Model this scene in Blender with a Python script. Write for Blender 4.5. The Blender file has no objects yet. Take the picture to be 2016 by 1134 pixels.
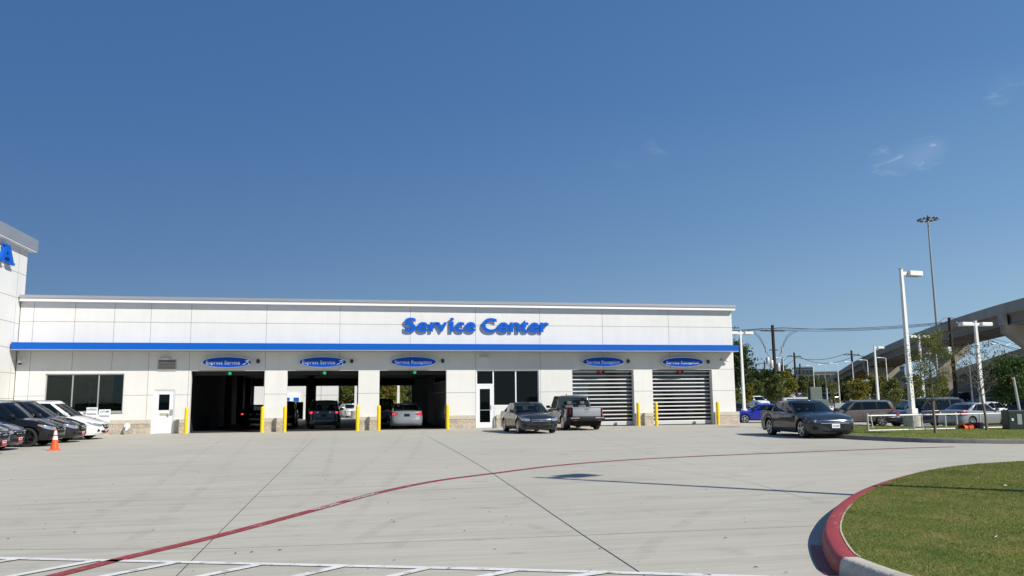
import bpy, bmesh, math, random
import numpy as np
from mathutils import Vector, Matrix
from mathutils.geometry import delaunay_2d_cdt

C = bpy.context.scene.collection
scn = bpy.context.scene

# ------------------------------------------------------------------ camera
FPX, PITCH, ROLL, YAW, EYE = 1574.7, .140686, -.010303, .200381, 1.5
fw = Vector((math.sin(YAW)*math.cos(PITCH), math.cos(YAW)*math.cos(PITCH), math.sin(PITCH)))
_r = Vector((math.cos(YAW), -math.sin(YAW), 0)); _u = _r.cross(fw)
rt = _r*math.cos(ROLL) + _u*math.sin(ROLL)
up = -_r*math.sin(ROLL) + _u*math.cos(ROLL)
cam = bpy.data.objects.new('camera', bpy.data.cameras.new('camera')); C.objects.link(cam)
m = Matrix((rt, up, -fw)).transposed().to_4x4(); m.translation = Vector((0, 0, EYE))
cam.matrix_world = m
cam.data.sensor_width = 36; cam.data.lens = FPX/2016*36
cam.data.clip_end = 6000; cam.data.clip_start = .1
scn.camera = cam
scn.render.resolution_x = 1024; scn.render.resolution_y = 576

# ------------------------------------------------------------------ light
SUN_EL = math.radians(38.0); SUN_AZ = math.atan2(.685, -.728)      # compass style, from +Y towards +X
sdir = Vector((math.sin(SUN_AZ)*math.cos(SUN_EL), math.cos(SUN_AZ)*math.cos(SUN_EL), math.sin(SUN_EL)))
sl = bpy.data.lights.new('sun', 'SUN'); sl.energy = 4.9; sl.angle = math.radians(.5); sl.color = (1, .945, .85)
sun = bpy.data.objects.new('sun', sl); C.objects.link(sun)
sun.rotation_euler = (-sdir).to_track_quat('-Z', 'Y').to_euler()
W = bpy.data.worlds.new('World'); scn.world = W; W.use_nodes = True
nt = W.node_tree; nt.nodes.clear()
wo = nt.nodes.new('ShaderNodeOutputWorld'); bg = nt.nodes.new('ShaderNodeBackground')
sky = nt.nodes.new('ShaderNodeTexSky'); sky.sky_type = 'NISHITA'; sky.sun_disc = False
sky.sun_elevation = SUN_EL; sky.sun_rotation = SUN_AZ; sky.air_density = 1.0; sky.dust_density = .35; sky.ozone_density = 2.2; sky.altitude = 150
bg.inputs['Strength'].default_value = .085
# faint cirrus wisps in fixed compass directions
tc = nt.nodes.new('ShaderNodeTexCoord')
def wmath(op, a, b=None):
    n = nt.nodes.new('ShaderNodeMath'); n.operation = op
    for i, q in enumerate((a, b)):
        if q is None: continue
        if hasattr(q, 'name'): nt.links.new(q, n.inputs[i])
        else: n.inputs[i].default_value = q
    return n.outputs[0]
def ray(px, py):
    return fw + rt*((px-1008)/FPX) - up*((py-567)/FPX)
acc = None
mpn = nt.nodes.new('ShaderNodeMapping'); mpn.inputs['Scale'].default_value = (26, 20, 62); mpn.inputs['Rotation'].default_value = (0, .35, .2)
nt.links.new(tc.outputs['Generated'], mpn.inputs['Vector'])
nz = nt.nodes.new('ShaderNodeTexNoise'); nz.inputs['Scale'].default_value = 1.0; nz.inputs['Detail'].default_value = 7; nz.inputs['Roughness'].default_value = .62; nz.inputs['Distortion'].default_value = .6
nt.links.new(mpn.outputs[0], nz.inputs['Vector'])
for (px, py, rad, amt) in ((1740, 319, .020, .30), (1772, 318, .018, .35), (1800, 308, .020, .55), (1828, 298, .020, .55), (1848, 290, .016, .45), (1812, 322, .014, .35), (1235, 320, .020, .13), (1286, 305, .022, .10), (1985, 165, .020, .20), (1965, 180, .018, .16)):
    d = ray(px, py).normalized()
    dn = nt.nodes.new('ShaderNodeVectorMath'); dn.operation = 'DISTANCE'
    nt.links.new(tc.outputs['Generated'], dn.inputs[0]); dn.inputs[1].default_value = d
    fall = wmath('SUBTRACT', 1.0, wmath('DIVIDE', dn.outputs['Value'], rad))
    fall = wmath('MAXIMUM', fall, 0.0)
    n2 = wmath('MAXIMUM', wmath('MULTIPLY', wmath('SUBTRACT', nz.outputs['Fac'], .5), 3.4), 0.0)
    v = wmath('MULTIPLY', wmath('MULTIPLY', fall, wmath('ADD', wmath('MULTIPLY', n2, 1.3), .06)), amt*1.9)
    acc = v if acc is None else wmath('ADD', acc, v)
acc = wmath('MINIMUM', acc, .5)
mxs = nt.nodes.new('ShaderNodeMixRGB'); mxs.inputs[2].default_value = (6.2, 7.4, 9.0, 1)
# the clear blue of this day: a height gradient, paler towards the sun's side, mixed with the Nishita sky
sxyz = nt.nodes.new('ShaderNodeSeparateXYZ'); nt.links.new(tc.outputs['Generated'], sxyz.inputs[0])
def wramp(fac, stops):
    r = nt.nodes.new('ShaderNodeValToRGB'); e = r.color_ramp.elements
    while len(e) < len(stops): e.new(.5)
    for q, (p, c) in zip(e, stops): q.position = p; q.color = (*c, 1)
    nt.links.new(fac, r.inputs[0]); return r.outputs[0]
gr_lo = wramp(sxyz.outputs[2], [(0, (0.140, 0.240, 0.376)), (.06, (0.100, 0.196, 0.348)), (.16, (0.062, 0.146, 0.316)), (.30, (0.043, 0.120, 0.298)), (.48, (0.037, 0.108, 0.276)), (1, (0.024, 0.072, 0.200))])
gr_hi = wramp(sxyz.outputs[2], [(0, (0.341, 0.482, 0.589)), (.08, (0.268, 0.426, 0.583)), (.2, (0.161, 0.309, 0.523)), (.36, (0.088, 0.207, 0.432)), (.5, (0.068, 0.173, 0.379)), (1, (0.042, 0.102, 0.266))])
saz = wmath('ADD', wmath('MULTIPLY', sxyz.outputs[0], .685), wmath('MULTIPLY', sxyz.outputs[1], -.728))
sf = wmath('MINIMUM', wmath('MAXIMUM', wmath('ADD', wmath('MULTIPLY', saz, 1.05), 1.0), 0.0), 1.0)
gmx = nt.nodes.new('ShaderNodeMixRGB'); nt.links.new(sf, gmx.inputs[0]); nt.links.new(gr_lo, gmx.inputs[1]); nt.links.new(gr_hi, gmx.inputs[2])
gsc = nt.nodes.new('ShaderNodeVectorMath'); gsc.operation = 'SCALE'; gsc.inputs['Scale'].default_value = 1/.085; nt.links.new(gmx.outputs[0], gsc.inputs[0])
gam = nt.nodes.new('ShaderNodeMixRGB'); gam.inputs[0].default_value = .88; nt.links.new(sky.outputs[0], gam.inputs[1]); nt.links.new(gsc.outputs[0], gam.inputs[2])
nt.links.new(acc, mxs.inputs[0]); nt.links.new(gam.outputs[0], mxs.inputs[1])
nt.links.new(mxs.outputs[0], bg.inputs[0]); nt.links.new(bg.outputs[0], wo.inputs[0])
scn.view_settings.view_transform = 'Standard'; scn.view_settings.look = 'None'
scn.view_settings.exposure = 0.22; scn.view_settings.gamma = 1

# ------------------------------------------------------------------ pixel helpers (photo pixels -> points of the place)
def S(t):
    t = min(1, max(0, t)); return t*t*(3-2*t)
def h(x, y):
    return S((x-23)/6)*(-.35*S((y-30)/15) + 1.55*S((y-58)/110))
def G(px, py, dz=0):
    d = ray(px, py); z = dz
    for _ in range(30):
        t = (z-EYE)/d.z; x, y = d.x*t, d.y*t; z = z*.5+(h(x, y)+dz)*.5
    return Vector((x, y, z))
def F(px, py, Y):
    d = ray(px, py); t = Y/d.y; return Vector((d.x*t, Y, EYE+d.z*t))
def D(px, py, dist):
    d = ray(px, py); return Vector((0, 0, EYE)) + d*(dist/math.hypot(d.x, d.y))
def hz(p): return Vector((p.x, p.y, h(p.x, p.y)))

# ------------------------------------------------------------------ materials
MATS = {}
def mat(name, col, rough=.6, metal=0, coat=0, emit=None, estr=1, spec=.5, noise=0, nscale=3, bump=0, bscale=40, alpha=1, detail=4, ncol=None):
    if name in MATS: return MATS[name]
    mm = bpy.data.materials.new(name); mm.use_nodes = True; t = mm.node_tree; b = t.nodes['Principled BSDF']
    b.inputs['Base Color'].default_value = (*col, 1); b.inputs['Roughness'].default_value = rough; b.inputs['Metallic'].default_value = metal
    b.inputs['Coat Weight'].default_value = coat; b.inputs['Coat Roughness'].default_value = .04; b.inputs['Specular IOR Level'].default_value = spec
    if emit: b.inputs['Emission Color'].default_value = (*emit, 1); b.inputs['Emission Strength'].default_value = estr
    if noise or bump:
        tcn = t.nodes.new('ShaderNodeTexCoord')
    if noise:
        n = t.nodes.new('ShaderNodeTexNoise'); n.inputs['Scale'].default_value = nscale; n.inputs['Detail'].default_value = detail; n.inputs['Roughness'].default_value = .6
        t.links.new(tcn.outputs['Object'], n.inputs['Vector'])
        r = t.nodes.new('ShaderNodeValToRGB'); r.color_ramp.elements[0].position = .3; r.color_ramp.elements[1].position = .7
        c2 = ncol or tuple(c*(1-noise) for c in col)
        r.color_ramp.elements[0].color = (*c2, 1); r.color_ramp.elements[1].color = (*col, 1)
        t.links.new(n.outputs['Fac'], r.inputs[0]); t.links.new(r.outputs[0], b.inputs['Base Color'])
    if bump:
        n = t.nodes.new('ShaderNodeTexNoise'); n.inputs['Scale'].default_value = bscale; n.inputs['Detail'].default_value = 3
        t.links.new(tcn.outputs['Object'], n.inputs['Vector'])
        bm = t.nodes.new('ShaderNodeBump'); bm.inputs['Strength'].default_value = bump; bm.inputs['Distance'].default_value = .02
        t.links.new(n.outputs['Fac'], bm.inputs['Height']); t.links.new(bm.outputs[0], b.inputs['Normal'])
    MATS[name] = mm; return mm
def glassmat(name, tint, trans, rough=.02, f0=.05):
    if name in MATS: return MATS[name]
    mm = bpy.data.materials.new(name); mm.use_nodes = True; t = mm.node_tree; t.nodes.clear()
    o = t.nodes.new('ShaderNodeOutputMaterial'); tr = t.nodes.new('ShaderNodeBsdfTransparent'); tr.inputs[0].default_value = (*tint, 1)
    df = t.nodes.new('ShaderNodeBsdfDiffuse'); df.inputs[0].default_value = (.003, .005, .005, 1)
    gl = t.nodes.new('ShaderNodeBsdfGlossy'); gl.inputs[0].default_value = (1, 1, 1, 1); gl.inputs['Roughness'].default_value = rough
    lw = t.nodes.new('ShaderNodeLayerWeight'); lw.inputs[0].default_value = .5
    pw = t.nodes.new('ShaderNodeMath'); pw.operation = 'POWER'; t.links.new(lw.outputs['Facing'], pw.inputs[0]); pw.inputs[1].default_value = 5
    fr = t.nodes.new('ShaderNodeMath'); fr.operation = 'MULTIPLY_ADD'; t.links.new(pw.outputs[0], fr.inputs[0]); fr.inputs[1].default_value = .9; fr.inputs[2].default_value = f0
    m1 = t.nodes.new('ShaderNodeMixShader'); m1.inputs[0].default_value = trans; t.links.new(df.outputs[0], m1.inputs[1]); t.links.new(tr.outputs[0], m1.inputs[2])
    m2 = t.nodes.new('ShaderNodeMixShader'); t.links.new(fr.outputs[0], m2.inputs[0]); t.links.new(m1.outputs[0], m2.inputs[1]); t.links.new(gl.outputs[0], m2.inputs[2])
    t.links.new(m2.outputs[0], o.inputs[0]); MATS[name] = mm; return mm
def nodes(mm): return mm.node_tree, mm.node_tree.nodes['Principled BSDF']
def texnoise(t, vec, scale, detail=4, rough=.6, dist=0):
    n = t.nodes.new('ShaderNodeTexNoise'); n.inputs['Scale'].default_value = scale; n.inputs['Detail'].default_value = detail
    n.inputs['Roughness'].default_value = rough; n.inputs['Distortion'].default_value = dist
    t.links.new(vec, n.inputs['Vector']); return n.outputs['Fac']
def ramp(t, fac, stops):
    r = t.nodes.new('ShaderNodeValToRGB'); e = r.color_ramp.elements
    while len(e) < len(stops): e.new(.5)
    for q, (p, c) in zip(e, stops):
        q.position = p; q.color = (*c, 1) if len(c) == 3 else c
    t.links.new(fac, r.inputs[0]); return r.outputs[0]
def mixc(t, fac, a, b, mode='MIX'):
    n = t.nodes.new('ShaderNodeMixRGB'); n.blend_type = mode
    for i, q in enumerate((fac, a, b)):
        if hasattr(q, 'name'): t.links.new(q, n.inputs[i])
        elif i == 0: n.inputs[0].default_value = q
        else: n.inputs[i].default_value = (*q, 1)
    return n.outputs[0]
def mapping(t, scale, rot=(0, 0, 0)):
    tcn = t.nodes.new('ShaderNodeTexCoord'); mp = t.nodes.new('ShaderNodeMapping')
    mp.inputs['Scale'].default_value = scale; mp.inputs['Rotation'].default_value = rot
    t.links.new(tcn.outputs['Object'], mp.inputs['Vector']); return mp.outputs[0]
def bump(t, b, fac, strength, dist=.01):
    bm = t.nodes.new('ShaderNodeBump'); bm.inputs['Strength'].default_value = strength; bm.inputs['Distance'].default_value = dist
    t.links.new(fac, bm.inputs['Height']); t.links.new(bm.outputs[0], b.inputs['Normal'])

def concrete_ground(name, base, warm):
    mm = mat(name, base, .85); t, b = nodes(mm)
    v1 = mapping(t, (1, 1, 1)); v2 = mapping(t, (.35, 3.2, 1)); v3 = mapping(t, (.25, 9, 1), (0, 0, .25)); 
    c = ramp(t, texnoise(t, v1, .16, 6), [(.3, tuple(x*.88 for x in base)), (.7, base)])
    c = mixc(t, .75, c, ramp(t, texnoise(t, v2, .9, 8, .7), [(.28, (.72, .72, .735)), (.45, (.94, .94, .94)), (.62, (1.05, 1.05, 1.04))]), 'MULTIPLY')
    c = mixc(t, .6, c, ramp(t, texnoise(t, v3, 1.6, 7, .75), [(.32, (.70, .70, .71)), (.5, (1, 1, 1)), (.7, (1.08, 1.08, 1.06))]), 'MULTIPLY')
    c = mixc(t, .7, c, ramp(t, texnoise(t, v1, 1.1, 8, .7), [(.28, (.70, .70, .69)), (.44, (1, 1, 1))]), 'MULTIPLY')
    c = mixc(t, ramp(t, texnoise(t, v1, .07, 3), [(.5, (0, 0, 0)), (.75, (.5, .5, .5))]), c, warm)
    c = mixc(t, .3, c, ramp(t, texnoise(t, v1, 55, 3, .7), [(.3, (.72, .72, .72)), (.7, (1.1, 1.1, 1.1))]), 'MULTIPLY')
    # scattered dark stains
    vo = t.nodes.new('ShaderNodeTexVoronoi'); vo.inputs['Scale'].default_value = .45; t.links.new(mapping(t, (1, 1.6, 1)), vo.inputs['Vector'])
    c = mixc(t, .5, c, ramp(t, vo.outputs['Distance'], [(.02, (.55, .53, .5)), (.07, (1, 1, 1))]), 'MULTIPLY')
    t.links.new(c, b.inputs['Base Color']); bump(t, b, texnoise(t, v1, 60, 3), .25)
    return mm
M_CONC = concrete_ground('lot_concrete', (.486, .464, .394), (.50, .44, .345))
M_CONC2 = concrete_ground('far_lot_concrete', (.40, .39, .355), (.39, .37, .31))
M_KERB = mat('kerb_concrete', (.56, .53, .45), .85, noise=.35, nscale=5, bump=.4, bscale=30)
M_KERBD = mat('kerb_shaded', (.22, .21, .19), .9, noise=.4, nscale=4, bump=.4)  # verge kerb: shade on its face is put into this darker concrete colour
M_JOINT = mat('joint_sealant', (.06, .058, .055), .9)
M_JOINT2 = mat('joint_saw_cut', (.19, .185, .17), .9)
def paintmat(name, col, under, wear):
    mm = mat(name, col, .6); t, b = nodes(mm); v = mapping(t, (1, 1, 1))
    c = mixc(t, ramp(t, texnoise(t, v, 7, 8, .75), [(wear, (1, 1, 1)), (wear+.06, (0, 0, 0))]), col, under)
    c = mixc(t, .5, c, ramp(t, texnoise(t, v, 2, 5), [(.3, (.75, .75, .75)), (.6, (1, 1, 1))]), 'MULTIPLY')
    t.links.new(c, b.inputs['Base Color']); bump(t, b, texnoise(t, v, 60, 3), .25); return mm
M_RED = paintmat('red_paint', (.31, .038, .038), (.33, .24, .21), .38)
M_REDK = paintmat('red_kerb_paint', (.33, .042, .040), (.5, .4, .33), .335)
M_WHITEP = paintmat('white_road_paint', (.74, .74, .72), (.45, .44, .40), .40)
def grassmat(name, a, bcol, c3):
    mm = mat(name, a, .95, spec=.1); t, b = nodes(mm); v = mapping(t, (1, 1, 1))
    c = ramp(t, texnoise(t, v, .5, 6, .65), [(.3, a), (.62, bcol)])
    c = mixc(t, ramp(t, texnoise(t, v, 1.7, 6, .7), [(.5, (0, 0, 0)), (.68, (.8, .8, .8))]), c, c3)
    c = mixc(t, ramp(t, texnoise(t, v, 1.1, 4, .6), [(.5, (0, 0, 0)), (.72, (.55, .55, .55))]), c, (.045, .095, .016))
    c = mixc(t, .85, c, ramp(t, texnoise(t, v, 26, 5, .85), [(.28, (.40, .42, .38)), (.7, (1.45, 1.45, 1.4))]), 'MULTIPLY')
    t.links.new(c, b.inputs['Base Color']); bump(t, b, texnoise(t, v, 30, 4), .8, .03); return mm
M_GRASS = grassmat('lawn', (.100, .140, .026), (.155, .175, .040), (.25, .215, .08))
M_GRASSF = grassmat('verge_grass', (.115, .165, .030), (.17, .19, .045), (.23, .19, .075))
M_DRY = grassmat('dry_ground', (.14, .13, .06), (.20, .17, .09), (.10, .11, .04))
M_WALL = mat('white_stucco', (.695, .695, .675), .8, noise=.055, nscale=.9, bump=.12, bscale=90, detail=8)
t, b = nodes(M_WALL); _l = b.inputs['Base Color'].links[0].from_socket
_c = mixc(t, .25, _l, ramp(t, texnoise(t, mapping(t, (2.2, 2.2, .16)), 1.0, 7, .7), [(.3, (.80, .795, .77)), (.6, (1, 1, 1))]), 'MULTIPLY'); _c = mixc(t, .35, _c, ramp(t, texnoise(t, mapping(t, (.5, .5, .8)), .8, 5), [(.35, (.90, .90, .89)), (.6, (1, 1, 1))]), 'MULTIPLY'); t.links.new(_c, b.inputs['Base Color'])
M_JNT = mat('panel_joint_dark', (.27, .27, .26), .8)
M_COP = mat('grey_metal_coping', (.42, .42, .44), .38, .55, noise=.06, nscale=.5)
M_WTRIM = mat('white_metal_trim', (.82, .82, .81), .4)
M_BLUE = mat('blue_metal_panel', (.0015, .098, .46), .45, spec=.25, noise=.05, nscale=.4)
M_BLUEL = mat('blue_sign_acrylic', (.001, .095, .52), .4, spec=.25)
M_OVAL = mat('oval_sign_blue', (.002, .060, .40), .4, spec=.2)
M_SILV = mat('brushed_silver', (.62, .64, .68), .3, .8)
M_SIGNW = mat('sign_white', (.80, .84, .88), .5)
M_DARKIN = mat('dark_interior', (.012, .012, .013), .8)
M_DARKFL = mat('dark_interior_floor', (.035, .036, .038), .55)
M_ALU = mat('anodised_aluminium', (.50, .51, .52), .35, .7)
M_WALU = mat('white_aluminium', (.72, .74, .76), .4)
M_GLASSB = glassmat('storefront_glass', (.35, .55, .48), .35, f0=.018)
M_GLASSO = glassmat('office_glass', (.62, .82, .74), .75, f0=.03)
M_GLASSR = glassmat('roll_door_glass', (.5, .6, .6), .6, .06, f0=.05)
M_SLAT = mat('aluminium_slat', (.60, .60, .61), .42, .15)
M_YEL = mat('bollard_yellow', (.80, .56, .004), .42, noise=.10, nscale=6)
M_BLACK = mat('black_plastic', (.012, .012, .013), .45)
M_RUB = mat('tyre_rubber', (.016, .016, .017), .85)
M_GREEN = mat('green_lamp', (.0, .3, .05), .4, emit=(.02, .7, .15), estr=.5)
M_REDL = mat('red_lamp', (.3, .0, .0), .4, emit=(.7, .02, .05), estr=.35)
M_GALV = mat('galvanised_steel', (.52, .53, .54), .5, .4, noise=.1, nscale=4)
M_WPOLE = mat('white_pole_paint', (.72, .72, .70), .45, noise=.05, nscale=3)
M_WOOD = mat('creosoted_wood', (.040, .024, .017), .85, noise=.4, nscale=9)
M_GREY = mat('grey_equipment', (.30, .32, .32), .5)
M_GRN = mat('grey_green_cabinet', (.15, .18, .165), .55, noise=.12, nscale=3)
M_BRC = mat('bridge_concrete', (.47, .42, .345), .85, noise=.28, nscale=.25, bump=.2, bscale=4, detail=8)
M_BRD = mat('bridge_girder', (.34, .29, .235), .85, noise=.25, nscale=.4)
M_WIRE = mat('wire', (.03, .03, .035), .6)
M_ORANGE = mat('cone_orange', (.85, .10, .015), .5, noise=.1, nscale=12)
M_STONE = mat('split_face_stone', (.47, .42, .34), .9); 
t, b = nodes(M_STONE)
tcn = t.nodes.new('ShaderNodeTexCoord'); sx = t.nodes.new('ShaderNodeSeparateXYZ'); cx_ = t.nodes.new('ShaderNodeCombineXYZ')
t.links.new(tcn.outputs['Object'], sx.inputs[0])
ad = t.nodes.new('ShaderNodeMath'); ad.operation = 'ADD'; t.links.new(sx.outputs[0], ad.inputs[0]); t.links.new(sx.outputs[1], ad.inputs[1])
t.links.new(ad.outputs[0], cx_.inputs[0]); t.links.new(sx.outputs[2], cx_.inputs[1])
br = t.nodes.new('ShaderNodeTexBrick'); br.inputs['Scale'].default_value = 1; br.inputs['Brick Width'].default_value = .62; br.inputs['Row Height'].default_value = .262
br.inputs['Mortar Size'].default_value = .012; br.inputs['Color1'].default_value = (.50, .44, .36, 1); br.inputs['Color2'].default_value = (.40, .35, .29, 1); br.inputs['Mortar'].default_value = (.55, .51, .43, 1)
t.links.new(cx_.outputs[0], br.inputs['Vector'])
v = mapping(t, (1, 1, 1)); nn = texnoise(t, v, 9, 6, .7)
c = mixc(t, .75, br.outputs['Color'], ramp(t, nn, [(.3, (.6, .56, .52)), (.6, (1.1, 1.1, 1.1))]), 'MULTIPLY')
t.links.new(c, b.inputs['Base Color']); bump(t, b, nn, .9, .06)
M_CAPST = mat('smooth_cap_stone', (.52, .48, .40), .85, noise=.15, nscale=5)
def leafmat(name, cols, tr=.25):
    mm = mat(name, cols[0], .6, spec=.25); t, b = nodes(mm)
    gi = t.nodes.new('ShaderNodeNewGeometry'); oi = t.nodes.new('ShaderNodeObjectInfo')
    n = len(cols); c = ramp(t, gi.outputs['Random Per Island'], [(i/(n-1) if n > 1 else 0, q) for i, q in enumerate(cols)])
    v = mapping(t, (1, 1, 1)); c = mixc(t, .6, c, ramp(t, texnoise(t, v, 1.3, 3), [(.3, (.6, .65, .6)), (.7, (1.25, 1.2, 1.1))]), 'MULTIPLY')
    t.links.new(c, b.inputs['Base Color'])
    tl = t.nodes.new('ShaderNodeBsdfTranslucent'); t.links.new(c, tl.inputs[0]); ms = t.nodes.new('ShaderNodeMixShader'); ms.inputs[0].default_value = tr
    o = t.nodes['Material Output']; t.links.new(b.outputs[0], ms.inputs[1]); t.links.new(tl.outputs[0], ms.inputs[2]); t.links.new(ms.outputs[0], o.inputs[0])
    return mm
L_DARK = leafmat('oak_leaf', [(.022, .042, .012), (.040, .065, .018), (.06, .085, .022)])
L_MID = leafmat('elm_leaf', [(.075, .10, .028), (.12, .15, .045), (.16, .175, .06)], .3)
L_YEL = leafmat('turning_leaf', [(.18, .175, .035), (.25, .21, .04), (.13, .165, .035)], .35)
L_OLV = leafmat('olive_leaf', [(.11, .145, .035), (.16, .18, .05), (.21, .20, .06)], .35)
L_GRN = leafmat('ash_leaf', [(.03, .07, .015), (.055, .105, .022), (.08, .13, .03)])
L_DRY = leafmat('withered_leaf', [(.07, .06, .045), (.10, .085, .06), (.06, .065, .04)])
M_BARK = mat('bark', (.13, .105, .08), .9, noise=.4, nscale=12)
M_BARKL = mat('pale_bark', (.22, .18, .14), .9, noise=.3, nscale=12)

# ------------------------------------------------------------------ object helpers
def tag(o, label=None, cat=None, group=None, kind=None):
    if label: o['label'] = label
    if cat: o['category'] = cat
    if group: o['group'] = group
    if kind: o['kind'] = kind
    return o
def empty(name, loc=(0, 0, 0), rz=0, label=None, cat=None, group=None, kind=None):
    o = bpy.data.objects.new(name, None); o.location = loc; o.rotation_euler = (0, 0, rz); o.empty_display_size = .2
    C.objects.link(o); return tag(o, label, cat, group, kind)
def copy_tree(o, parent=None):
    c = o.copy(); C.objects.link(c); c.parent = parent
    for ch in list(o.children): copy_tree(ch, c)
    return c
class MB:
    def __init__(s): s.v = []; s.f = []; s.m = []
    def add(s, vs, fs, m=0):
        o = len(s.v); s.v += [tuple(p) for p in vs]; s.f += [tuple(i+o for i in f) for f in fs]; s.m += [m]*len(fs); return s
    def box(s, a, b, m=0):
        x0, y0, z0 = [min(p, q) for p, q in zip(a, b)]; x1, y1, z1 = [max(p, q) for p, q in zip(a, b)]
        return s.add([(x0, y0, z0), (x1, y0, z0), (x1, y1, z0), (x0, y1, z0), (x0, y0, z1), (x1, y0, z1), (x1, y1, z1), (x0, y1, z1)],
                     [(0, 3, 2, 1), (4, 5, 6, 7), (0, 1, 5, 4), (1, 2, 6, 5), (2, 3, 7, 6), (3, 0, 4, 7)], m)
    def bbox(s, a, b, bev=.02, m=0, seg=2):
        bm = bmesh.new(); bmesh.ops.create_cube(bm, size=1)
        sc = [abs(q-p) for p, q in zip(a, b)]; ce = [(p+q)/2 for p, q in zip(a, b)]
        for v in bm.verts: v.co = Vector([v.co[i]*sc[i]+ce[i] for i in range(3)])
        bmesh.ops.bevel(bm, geom=bm.edges[:], offset=min(bev, min(sc)*.45), segments=seg, affect='EDGES', profile=.5)
        bm.verts.index_update(); s.add([v.co for v in bm.verts], [[v.index for v in f.verts] for f in bm.faces], m); bm.free(); return s
    def tube(s, p, q, r0, r1=None, n=8, m=0, cap=True):
        return s.path([p, q], [r0, r0 if r1 is None else r1], n, m, cap)
    def path(s, pts, rad, n=8, m=0, cap=True):
        pts = [Vector(p) for p in pts]; 
        if not hasattr(rad, '__len__'): rad = [rad]*len(pts)
        vs = []; ref = None
        for i, p in enumerate(pts):
            d = (pts[min(i+1, len(pts)-1)]-pts[max(i-1, 0)]).normalized()
            if ref is None: ref = Vector((1, 0, 0)) if abs(d.x) < .8 else Vector((0, 1, 0))
            a = d.cross(ref).normalized(); b_ = d.cross(a); ref = -b_ if False else ref
            for k in range(n):
                th = 2*math.pi*k/n; vs.append(p+(a*math.cos(th)+b_*math.sin(th))*rad[i])
        fs = []
        for i in range(len(pts)-1):
            for k in range(n):
                fs.append((i*n+k, i*n+(k+1) % n, (i+1)*n+(k+1) % n, (i+1)*n+k))
        if cap: fs.append(tuple(range(n))[::-1]); fs.append(tuple((len(pts)-1)*n+k for k in range(n)))
        return s.add(vs, fs, m)
    def lathe(s, prof, n=24, c=(0, 0, 0), axis='z', m=0, cap=False):
        vs = []
        for (r, z) in prof:
            for k in range(n):
                th = 2*math.pi*k/n; a, b_ = r*math.cos(th), r*math.sin(th)
                p = (a, b_, z) if axis == 'z' else ((a, z, b_) if axis == 'y' else (z, a, b_))
                vs.append((p[0]+c[0], p[1]+c[1], p[2]+c[2]))
        fs = []
        for i in range(len(prof)-1):
            for k in range(n):
                fs.append((i*n+k, i*n+(k+1) % n, (i+1)*n+(k+1) % n, (i+1)*n+k))
        if cap: fs.append(tuple(range(n))[::-1]); fs.append(tuple((len(prof)-1)*n+k for k in range(n)))
        return s.add(vs, fs, m)
    def prism(s, poly, a, b, axis='y', m=0):
        n = len(poly)
        def P(p, t): return (p[0], t, p[1]) if axis == 'y' else ((t, p[0], p[1]) if axis == 'x' else (p[0], p[1], t))
        vs = [P(p, a) for p in poly]+[P(p, b) for p in poly]
        fs = [tuple(range(n)), tuple(range(2*n-1, n-1, -1))]+[(i, i+n, (i+1) % n+n, (i+1) % n) for i in range(n)]
        return s.add(vs, fs, m)
    def grid(s, P, m=0, closed=False):
        r = len(P); c = len(P[0]); vs = [p for row in P for p in row]; fs = []
        for i in range(r-1):
            for j in range(c if closed else c-1):
                fs.append((i*c+j, i*c+(j+1) % c, (i+1)*c+(j+1) % c, (i+1)*c+j))
        return s.add(vs, fs, m)
    def build(s, name, mats, parent=None, smooth=None, fix=True, weld=False):
        if not isinstance(mats, (list, tuple)): mats = [mats]
        me = bpy.data.meshes.new(name); me.from_pydata(s.v, [], s.f)
        for q in mats: me.materials.append(q)
        if len(mats) > 1: me.polygons.foreach_set('material_index', s.m)
        if fix and len(s.f) < 40000:
            bm = bmesh.new(); bm.from_mesh(me)
            if weld: bmesh.ops.remove_doubles(bm, verts=bm.verts[:], dist=.0004)
            bmesh.ops.recalc_face_normals(bm, faces=bm.faces[:]); bm.to_mesh(me); bm.free()
        if smooth:
            me.polygons.foreach_set('use_smooth', [True]*len(me.polygons)); me.set_sharp_from_angle(angle=math.radians(smooth))
        me.update()
        o = bpy.data.objects.new(name, me); C.objects.link(o)
        if parent: o.parent = parent
        return o
def text_mesh(txt, size=1, offset=0, extrude=0, res=4, align='LEFT', spacing=1):
    cu = bpy.data.curves.new('t', 'FONT'); cu.body = txt; cu.size = size; cu.offset = offset; cu.extrude = extrude; cu.resolution_u = res; cu.align_x = align; cu.space_character = spacing
    o = bpy.data.objects.new('t', cu); C.objects.link(o); dg = bpy.context.evaluated_depsgraph_get()
    me = bpy.data.meshes.new_from_object(o.evaluated_get(dg)); bpy.data.objects.remove(o); bpy.data.curves.remove(cu)
    vs = [v.co.copy() for v in me.vertices]; fs = [tuple(p.vertices) for p in me.polygons]; bpy.data.meshes.remove(me)
    return vs, fs
def fit_text(vs, x0, x1, z0, z1, y0, y1, keep=None):
    """map glyph x,y,z to world x,z and depth y0..y1 (facing -Y)"""
    ax = min(v.x for v in vs); bx = max(v.x for v in vs); ay = min(v.y for v in vs); by = max(v.y for v in vs)
    az = min(v.z for v in vs); bz = max(v.z for v in vs)
    out = []
    for v in vs:
        out.append((x0+(v.x-ax)/(bx-ax)*(x1-x0), y1+(v.z-az)/max(1e-9, bz-az)*(y0-y1), z0+(v.y-ay)/(by-ay)*(z1-z0)))
    return out
def struct(o): o['kind'] = 'structure'; return o
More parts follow.
